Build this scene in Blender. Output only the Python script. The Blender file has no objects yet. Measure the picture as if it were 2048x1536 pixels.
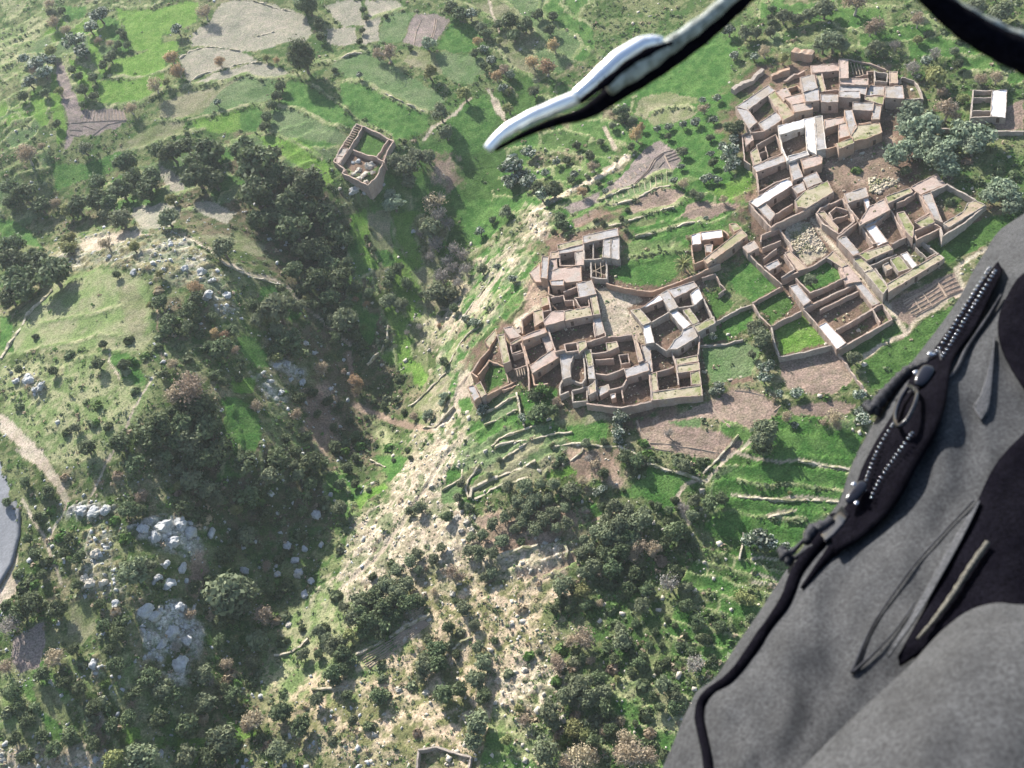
import bpy, bmesh, math, random
import numpy as np
from mathutils import Vector, Matrix
R_ = random.Random(7)
rng = np.random.RandomState(11)
S = bpy.context.scene
COL = S.collection
# ------------------------------------------------------------------ camera, sky, sun, exposure
CAMH = 198.0
PITCH = math.radians(46.0)
FPX = 2200.0                      # focal length in photo pixels (photo 2048 x 1536)
ROLL = (0.956305, -0.292372)      # cosine and sine of the roll
_F = np.array([0.0, math.cos(PITCH), -math.sin(PITCH)])
_u0 = np.array([0.0, math.sin(PITCH), math.cos(PITCH)])
_r0 = np.array([1.0, 0.0, 0.0])
CR = ROLL[0] * _r0 + ROLL[1] * _u0
CU = -ROLL[1] * _r0 + ROLL[0] * _u0
CPOS = np.array([0.0, 0.0, CAMH])
cd = bpy.data.cameras.new('camera')
cam = bpy.data.objects.new('camera', cd)
COL.objects.link(cam)
S.camera = cam
cam.matrix_world = Matrix(((CR[0], CU[0], -_F[0], CPOS[0]), (CR[1], CU[1], -_F[1], CPOS[1]), (CR[2], CU[2], -_F[2], CPOS[2]), (0, 0, 0, 1)))
cd.sensor_width = 36.0
cd.lens = FPX / 2048.0 * 36.0
cd.clip_start = 0.02
cd.clip_end = 5000.0
cd.dof.use_dof = True
cd.dof.focus_distance = 270.0
cd.dof.aperture_fstop = 30.0
SUN_DIR = np.array([0.26, -0.97, 0.0])      # where shadows fall on the ground
SUN_EL = math.radians(30.0)
SUN_DIR = SUN_DIR / np.linalg.norm(SUN_DIR)
w = bpy.data.worlds.new('World')
S.world = w
w.use_nodes = True
nt = w.node_tree
nt.nodes.clear()
sky = nt.nodes.new('ShaderNodeTexSky')
sky.sky_type = 'NISHITA'
sky.sun_disc = False
sky.sun_elevation = SUN_EL
sky.sun_rotation = math.atan2(-SUN_DIR[0], -SUN_DIR[1])
bg = nt.nodes.new('ShaderNodeBackground')
bg.inputs[1].default_value = 0.098
wo = nt.nodes.new('ShaderNodeOutputWorld')
nt.links.new(sky.outputs[0], bg.inputs[0])
nt.links.new(bg.outputs[0], wo.inputs[0])
sd = bpy.data.lights.new('sun', 'SUN')
sd.energy = 5.0
sd.angle = math.radians(0.53)
sd.color = (1.0, 0.975, 0.93)
sun = bpy.data.objects.new('sun', sd)
COL.objects.link(sun)
_ld = Vector((SUN_DIR[0] * math.cos(SUN_EL), SUN_DIR[1] * math.cos(SUN_EL), -math.sin(SUN_EL)))
sun.rotation_euler = _ld.to_track_quat('-Z', 'Y').to_euler()
S.view_settings.view_transform = 'Standard'
S.view_settings.look = 'None'
S.view_settings.gamma = 1.0
S.view_settings.use_curve_mapping = False
S.view_settings.exposure = 1.32
S.cycles.max_bounces = 6
S.cycles.diffuse_bounces = 3
S.cycles.volume_bounces = 1
S.cycles.transparent_max_bounces = 8
S.cycles.caustics_reflective = False
S.cycles.caustics_refractive = False
S.cycles.use_denoising = True

# ------------------------------------------------------------------ pixel <-> place helpers
def rays(uv):
    uv = np.asarray(uv, float).reshape(-1, 2)
    a = (uv[:, 0] - 1024.0) / FPX
    b = -(uv[:, 1] - 768.0) / FPX
    return _F[None] + a[:, None] * CR[None] + b[:, None] * CU[None]
def at_plane(uv, z):
    d = rays(uv)
    t = (np.asarray(z, float) - CAMH) / d[:, 2]
    return CPOS[None] + d * t[:, None]
def project(P):
    q = P - CPOS[None]
    dep = q @ _F
    return 1024.0 + FPX * (q @ CR) / dep, 768.0 - FPX * (q @ CU) / dep, dep
def at_depth(u, v, d):
    return CPOS + rays([(u, v)])[0] * d
TILES = {'A': (0, 0, 2.926), 'B': (0, 400, 2.926), 'E': (0, 900, 2.415), 'C': (480, 0, 3.2), 'D': (560, 400, 4.655),
         'F': (560, 720, 4.655), 'G': (900, 780, 4.096), 'H': (1060, 180, 4.267), 'I': (940, 1130, 3.783),
         'P': (520, 1050, 4.267), 'N': (1440, 0, 3.368), 'J': (900, 440, 3.793), 'K': (1440, 80, 3.368),
         'L': (1360, 420, 2.977), 'M': (1340, 700, 1.8375), 'R': (620, 200, 6.4), 'S': (0, 0, 1.0)}
def T(tile, pts):
    ox, oy, f = TILES[tile]
    p = np.asarray(pts, float).reshape(-1, 2)
    return np.stack([ox + p[:, 0] / f, oy + p[:, 1] / f], 1)

# ------------------------------------------------------------------ noise
_NL = rng.rand(8, 256, 256).astype(np.float32)
def vnoise(x, y, k=0):
    xi = np.floor(x).astype(int); yi = np.floor(y).astype(int)
    fx = x - xi; fy = y - yi
    fx = fx * fx * (3 - 2 * fx); fy = fy * fy * (3 - 2 * fy)
    L = _NL[k % 8]
    a = L[xi & 255, yi & 255]; b = L[(xi + 1) & 255, yi & 255]
    c = L[xi & 255, (yi + 1) & 255]; d = L[(xi + 1) & 255, (yi + 1) & 255]
    return (a * (1 - fx) + b * fx) * (1 - fy) + (c * (1 - fx) + d * fx) * fy
def fbm(x, y, s, k=0, o=4):
    r = 0; a = 0.5; t = 0
    ca, sa = 0.8, 0.6
    for i in range(o):
        r = r + a * vnoise(x / s + 13.7 * i, y / s - 7.1 * i, k + i); t += a
        a *= 0.55; s = s * 0.5
        x, y = ca * x - sa * y, sa * x + ca * y
    return r / t
def sstep(a, b, x):
    t = np.clip((x - a) / (b - a), 0, 1)
    return t * t * (3 - 2 * t)

# ------------------------------------------------------------------ large relief: heights read off at photo points
CTRL = [(1300,600,0),(1200,700,0),(1050,560,-1),(1000,720,-3),(1300,800,-2),(1500,480,1),(1650,400,2),(1650,250,4),(1850,200,5),(1900,450,3),
(1750,600,0),(1500,700,-1),(1950,220,6),(1400,400,1),(1250,350,0),(1500,130,4),(1600,20,8),(1900,20,10),(1300,150,1),(1150,250,-1),(1300,20,4),
(1100,100,2),(1050,200,-1),(1000,330,-5),(950,430,-9),(930,520,-13),(900,620,-18),(840,720,-22),(800,820,-26),(730,930,-31),(660,1060,-36),(590,1190,-39),(500,1340,-38),(440,1500,-36),(400,1650,-35),
(850,150,3),(700,130,6),(720,330,3),(600,200,6),(850,300,0),(500,60,10),(300,80,14),(100,50,18),(0,0,22),(400,200,10),(200,250,12),(50,300,14),(500,270,6),(300,330,7),(500,400,4),(650,430,-1),(620,520,-5),(740,520,-8),(750,640,-15),(200,400,6),(60,450,6),(-60,560,6),
(250,480,13),(180,560,15),(200,650,15),(60,650,12),(380,500,13),(430,560,11),(300,620,15),(120,750,14),(220,780,14),(300,760,13),(330,850,10),(260,900,9),(440,700,6),(520,560,3),(560,660,-3),(620,760,-13),(480,820,2),(420,900,-1),(500,950,-3),(540,880,-3),(485,885,0),(600,900,-17),(650,850,-22),(350,950,2),(300,1000,3),(400,1050,-3),(480,1080,-22),(330,1130,0),(390,1180,-10),(300,1250,-2),(360,1300,-9),(430,1350,-25),
(60,850,10),(0,900,8),(20,1080,4),(110,1000,6),(100,1150,3),(200,1080,4),(40,1280,1),(170,1250,0),(60,1450,-3),(230,1450,-6),(330,1480,-18),
(1060,430,-2),(960,620,-7),(900,760,-12),(930,850,-9),(870,900,-14),(900,1000,-15),(800,1020,-21),(720,1130,-28),(640,1230,-33),(780,1250,-26),(900,1200,-19),(1000,1080,-12),(1000,930,-6),(1150,950,-4),(1200,1100,-8),(1350,950,-3),(1450,1100,-7),(1550,950,-3),(1300,1250,-14),(1150,1300,-17),(1000,1350,-22),(850,1350,-28),(700,1450,-32),(560,1450,-35),(900,1500,-28),(1200,1500,-22),(1500,1300,-12),(1700,900,-3),(1900,750,-1),(1800,1200,-8),(2000,1500,-14)]
_c = np.array(CTRL, float)
_k = np.interp(_c[:, 1], [700, 1050], [.70, .28]); _c[:, 2] = np.where(_c[:, 2] < -8, -8 + (_c[:, 2] + 8) * _k, _c[:, 2]); _c[:, 2] = np.where((_c[:, 2] > 6) & (_c[:, 0] < 700) & (_c[:, 1] > 400), 6 + (_c[:, 2] - 6) * .72, _c[:, 2])
_cw = at_plane(_c[:, :2], _c[:, 2])[:, :2]
_rim = np.array([(-560,650,18),(0,700,26),(560,620,24),(-560,250,4),(-480,20,-10),(480,250,6),(450,20,-12),(0,-120,-60),(-200,-60,-55),(250,-60,-30),(-700,900,30),(700,900,30),(-700,-300,-50),(700,-300,-40)], float)
_cxy = np.vstack([_cw, _rim[:, :2]]) / 100.0
_cz = np.concatenate([_c[:, 2], _rim[:, 2]])
def _tpsk(r2):
    return 0.5 * r2 * np.log(r2 + 1e-9)
_n = len(_cz)
_K = _tpsk(((_cxy[:, None] - _cxy[None]) ** 2).sum(-1)) + np.eye(_n) * 0.004
_Pm = np.hstack([np.ones((_n, 1)), _cxy])
_A = np.block([[_K, _Pm], [_Pm.T, np.zeros((3, 3))]])
_sol = np.linalg.solve(_A, np.concatenate([_cz, np.zeros(3)]))
def tps(x, y):
    x = np.asarray(x).ravel() / 100.0; y = np.asarray(y).ravel() / 100.0
    out = np.empty(len(x))
    for i in range(0, len(x), 40000):
        r2 = (x[i:i + 40000, None] - _cxy[None, :, 0]) ** 2 + (y[i:i + 40000, None] - _cxy[None, :, 1]) ** 2
        out[i:i + 40000] = _tpsk(r2) @ _sol[:_n] + _sol[_n] + _sol[_n + 1] * x[i:i + 40000] + _sol[_n + 2] * y[i:i + 40000]
    return out

# terrain grid: fine where the photograph looks, coarse outside
_ys = [-300.0, -200.0, -120.0, -60.0, -10.0, 25.0, 45.0]
_yy = 55.0
while _yy < 490.0:
    _ys.append(_yy); _yy += 0.40 + max(0.0, _yy - 110.0) * 0.0021
_ys += [500.0, 520.0, 560.0, 620.0, 700.0, 800.0, 900.0]
YS = np.array(_ys)
def WR(y):
    return 92.0 + 0.55 * np.clip(y - 70.0, -30, 200)
XL = -176.0
_s = np.linspace(0.0, 1.0, 880)
SS = np.concatenate([[-6, -3.5, -2, -1, -0.5, -0.25, -0.12, -0.06, -0.03, -0.012], _s, [1.012, 1.03, 1.06, 1.12, 1.25, 1.5, 2, 3, 4.5, 7]])
GX = np.clip(XL + SS[None, :] * (WR(YS)[:, None] - XL), -1150, 1150)
GY = np.repeat(YS[:, None], len(SS), 1)
NR, NC = GX.shape
# large relief on a coarse lattice, then smooth interpolation onto the fine grid
_lx = np.linspace(-1200, 1200, 401); _ly = np.linspace(-320, 920, 311)
_LX, _LY = np.meshgrid(_lx, _ly)
_LZ = np.clip(tps(_LX, _LY).reshape(_LX.shape), -75, 60)
def lat(x, y):
    fx = np.clip((x + 1200) / 6.0, 0, 399.999); fy = np.clip((y + 320) / 4.0, 0, 309.999)
    xi = fx.astype(int); yi = fy.astype(int); fx = fx - xi; fy = fy - yi
    return (_LZ[yi, xi] * (1 - fx) + _LZ[yi, xi + 1] * fx) * (1 - fy) + (_LZ[yi + 1, xi] * (1 - fx) + _LZ[yi + 1, xi + 1] * fx) * fy
_GZf = tps(GX[:, 10:-10], GY[:, 10:-10])
GZ = lat(GX, GY)
GZ[:, 10:-10] = np.clip(_GZf.reshape(NR, NC - 20), -75, 60)
GU, GV, GD = project(np.stack([GX.ravel(), GY.ravel(), GZ.ravel()], 1))
_vis = (GD > 5).reshape(NR, NC)
GU = np.where(_vis, GU.reshape(NR, NC), -9999); GV = np.where(_vis, GV.reshape(NR, NC), -9999)
# ragged edges for everything painted: a few photo pixels of wobble
_wob = 5.0
PU = GU + _wob * (fbm(GX, GY, 3.0, 1) - 0.5) * 2
PV = GV + _wob * (fbm(GX, GY, 3.0, 3) - 0.5) * 2
N1 = fbm(GX, GY, 1.6, 0, 3); N5 = fbm(GX, GY, 6.0, 2, 4); N20 = fbm(GX, GY, 24.0, 4, 4); N50 = fbm(GX, GY, 70.0, 5, 3)
# ------------------------------------------------------------------ what grows or lies where (outlines drawn over the photograph, baked on the ground)
C_ = lambda r, g, b: np.array([r, g, b], np.float32)
CLS = {  # two real colours mixed by noise, noise size, rock share, crop relief
    'crop':   (C_(.048, .118, .026), C_(.085, .160, .042), 'N1', 0.0, 1.0),
    'cropy':  (C_(.090, .175, .030), C_(.130, .210, .048), 'N1', 0.0, 0.8),
    'cropd':  (C_(.090, .145, .055), C_(.130, .170, .080), 'N5', 0.0, 0.8),
    'cropk':  (C_(.045, .095, .022), C_(.070, .130, .034), 'N1', 0.0, 1.2),
    'fallow': (C_(.210, .200, .150), C_(.260, .235, .180), 'N5', 0.0, 0.3),
    'fallowg':(C_(.130, .150, .065), C_(.210, .195, .120), 'N5', 0.0, 0.4),
    'soil':   (C_(.190, .140, .110), C_(.260, .195, .150), 'N5', 0.0, 0.6),
    'soilp':  (C_(.170, .140, .125), C_(.235, .190, .165), 'N5', 0.0, 0.4),
    'yard':   (C_(.100, .068, .050), C_(.165, .112, .080), 'N5', 0.0, 0.3),
    'dirt':   (C_(.310, .255, .190), C_(.420, .355, .270), 'N5', 0.0, 0.3),
    'dirtd':  (C_(.180, .130, .095), C_(.300, .220, .160), 'N5', 0.1, 0.4),
    'pale':   (C_(.510, .420, .315), C_(.300, .250, .175), 'N1', 0.6, 0.3),
    'palem':  (C_(.450, .350, .240), C_(.150, .150, .065), 'N1', 0.3, 0.5),
    'rock':   (C_(.400, .370, .300), C_(.200, .180, .100), 'N1', 1.0, 0.3),
    'rockw':  (C_(.520, .500, .460), C_(.300, .290, .250), 'N1', 1.0, 0.3),
    'knoll':  (C_(.130, .175, .065), C_(.215, .215, .120), 'N5', 0.0, 0.3),
    'dry':    (C_(.270, .265, .145), C_(.130, .175, .065), 'N5', 0.0, 0.4),
    'scrub':  (C_(.060, .085, .028), C_(.220, .190, .115), 'N5', 0.2, 0.6),
    'scrubg': (C_(.050, .095, .026), C_(.150, .165, .075), 'N5', 0.1, 0.8),
    'dark':   (C_(.055, .075, .030), C_(.125, .105, .065), 'N5', 0.2, 0.7),
}
NO = {'N1': N1, 'N5': N5}
COLR = np.zeros((NR, NC, 3), np.float32); ROCK = np.zeros((NR, NC), np.float32); CROP = np.zeros((NR, NC), np.float32)
DENS = np.full((NR, NC), 1.0, np.float32)
DCL = {'scrub': 1.0, 'scrubg': 1.0, 'dark': 1.1, 'pale': .4, 'palem': .75, 'rock': .5, 'rockw': .3, 'knoll': .06, 'dry': .5, 'crop': .03, 'cropy': .03, 'cropd': .02, 'cropk': .1, 'dirtd': .1}
def cls_col(k, sl):
    a, b, n, rk, cr = CLS[k]
    t = sstep(0.35, 0.65, NO[n][sl] * 0.75 + N1[sl] * 0.25)
    if k in ('scrub', 'scrubg', 'dark', 'dry'): t = sstep(0.40, 0.60, N1[sl] * 0.55 + N5[sl] * 0.45)
    if k in ('pale',): t = sstep(0.5, 0.62, N1[sl] * 0.6 + N5[sl] * 0.4)
    return a + (b - a) * t[..., None], rk, cr
_base = sstep(0.40, 0.60, N20 * .5 + N5 * .5)
_all = np.s_[:, :]
ca, ra, cra = cls_col('scrub', _all); cb, rb, crb = cls_col('scrubg', _all)
COLR[:] = ca + (cb - ca) * _base[..., None]; ROCK[:] = ra; CROP[:] = 0.6
def inpoly(P, x, y):
    ins = np.zeros(x.shape, bool)
    n = len(P)
    for i in range(n):
        x0, y0 = P[i]; x1, y1 = P[(i + 1) % n]
        if y0 == y1: continue
        c = ((y0 > y) != (y1 > y)) & (x < (x1 - x0) * (y - y0) / (y1 - y0) + x0)
        ins ^= c
    return ins
def bbox(P, m):
    mk = (PU > P[:, 0].min() - m) & (PU < P[:, 0].max() + m) & (PV > P[:, 1].min() - m) & (PV < P[:, 1].max() + m)
    r = np.where(mk.any(1))[0]; c = np.where(mk.any(0))[0]
    if len(r) == 0: return None
    return np.s_[r[0]:r[-1] + 1, c[0]:c[-1] + 1]
WU = (fbm(GX, GY, 14.0, 6, 5) - .5) * 150; WV = (fbm(GX, GY, 14.0, 7, 5) - .5) * 150
def paint(tile, k, pts):
    P = T(tile, pts); big = tile == 'S' or k in ('dry', 'rock', 'rockw', 'pale', 'dark', 'knoll', 'dirtd')
    am = (1.0 if tile == 'S' else .35) if big else 0.0
    sl = bbox(P, 8 + 75 * am)
    if sl is None: return
    m = np.zeros(PU[sl].shape, np.float32)
    offs = ((0, 0), (9, 4), (-7, 8), (-4, -9), (6, -6)) if am else ((0, 0),)
    for ox, oy in offs:
        q = 3.0 if tile == 'S' else 1.0
        m += inpoly(P, PU[sl] + WU[sl] * am + ox * q, PV[sl] + WV[sl] * am + oy * q)
    m /= len(offs)
    if am: m = sstep(0.0, 1.0, np.clip(m + (N1[sl] - .5) * 1.6 * (m > 0) * (m < 1), 0, 1))
    if k in ('rock', 'rockw', 'pale'): m = m * (.25 + .75 * sstep(.40, .52, N1[sl] * .6 + N5[sl] * .4))
    DENS[sl] = DENS[sl] * (1 - m) + DCL.get(k, 0.0) * m
    c, rk, cr = cls_col(k, sl)
    COLR[sl] = COLR[sl] * (1 - m[..., None]) + c * m[..., None]
    ROCK[sl] = ROCK[sl] * (1 - m) + rk * m; CROP[sl] = CROP[sl] * (1 - m) + cr * m
def dline(P, sl, u=None, v=None):
    u = PU[sl] if u is None else u; v = PV[sl] if v is None else v
    d = np.full(u.shape, 1e9)
    for i in range(len(P) - 1):
        ax, ay = P[i]; bx, by = P[i + 1]; dx, dy = bx - ax, by - ay
        t = np.clip(((u - ax) * dx + (v - ay) * dy) / (dx * dx + dy * dy + 1e-9), 0, 1)
        d = np.minimum(d, np.hypot(u - ax - t * dx, v - ay - t * dy))
    return d
RISE = np.zeros((NR, NC), np.float32)
def line(tile, k, wpx, pts, rise=0.0, gap=0.0):
    P = T(tile, pts); sl = bbox(P, wpx * 2 + 8)
    if sl is None: return
    d = dline(P, sl)
    if k == 'dry': wpx *= 1.25
    m = 1 - sstep(wpx * 0.38, wpx * 0.62, d)
    if gap: m = m * sstep(gap - .1, gap + .05, N5[sl] * .5 + N1[sl] * .5)
    c, rk, cr = cls_col(k, sl)
    COLR[sl] = COLR[sl] * (1 - m[..., None]) + c * m[..., None]
    ROCK[sl] = ROCK[sl] * (1 - m) + rk * m; CROP[sl] = CROP[sl] * (1 - m) + cr * m
    DENS[sl] = DENS[sl] * (1 - m)
    if rise: RISE[sl] = np.maximum(RISE[sl], rise * np.exp(-(d / (wpx * .8)) ** 2))
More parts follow.
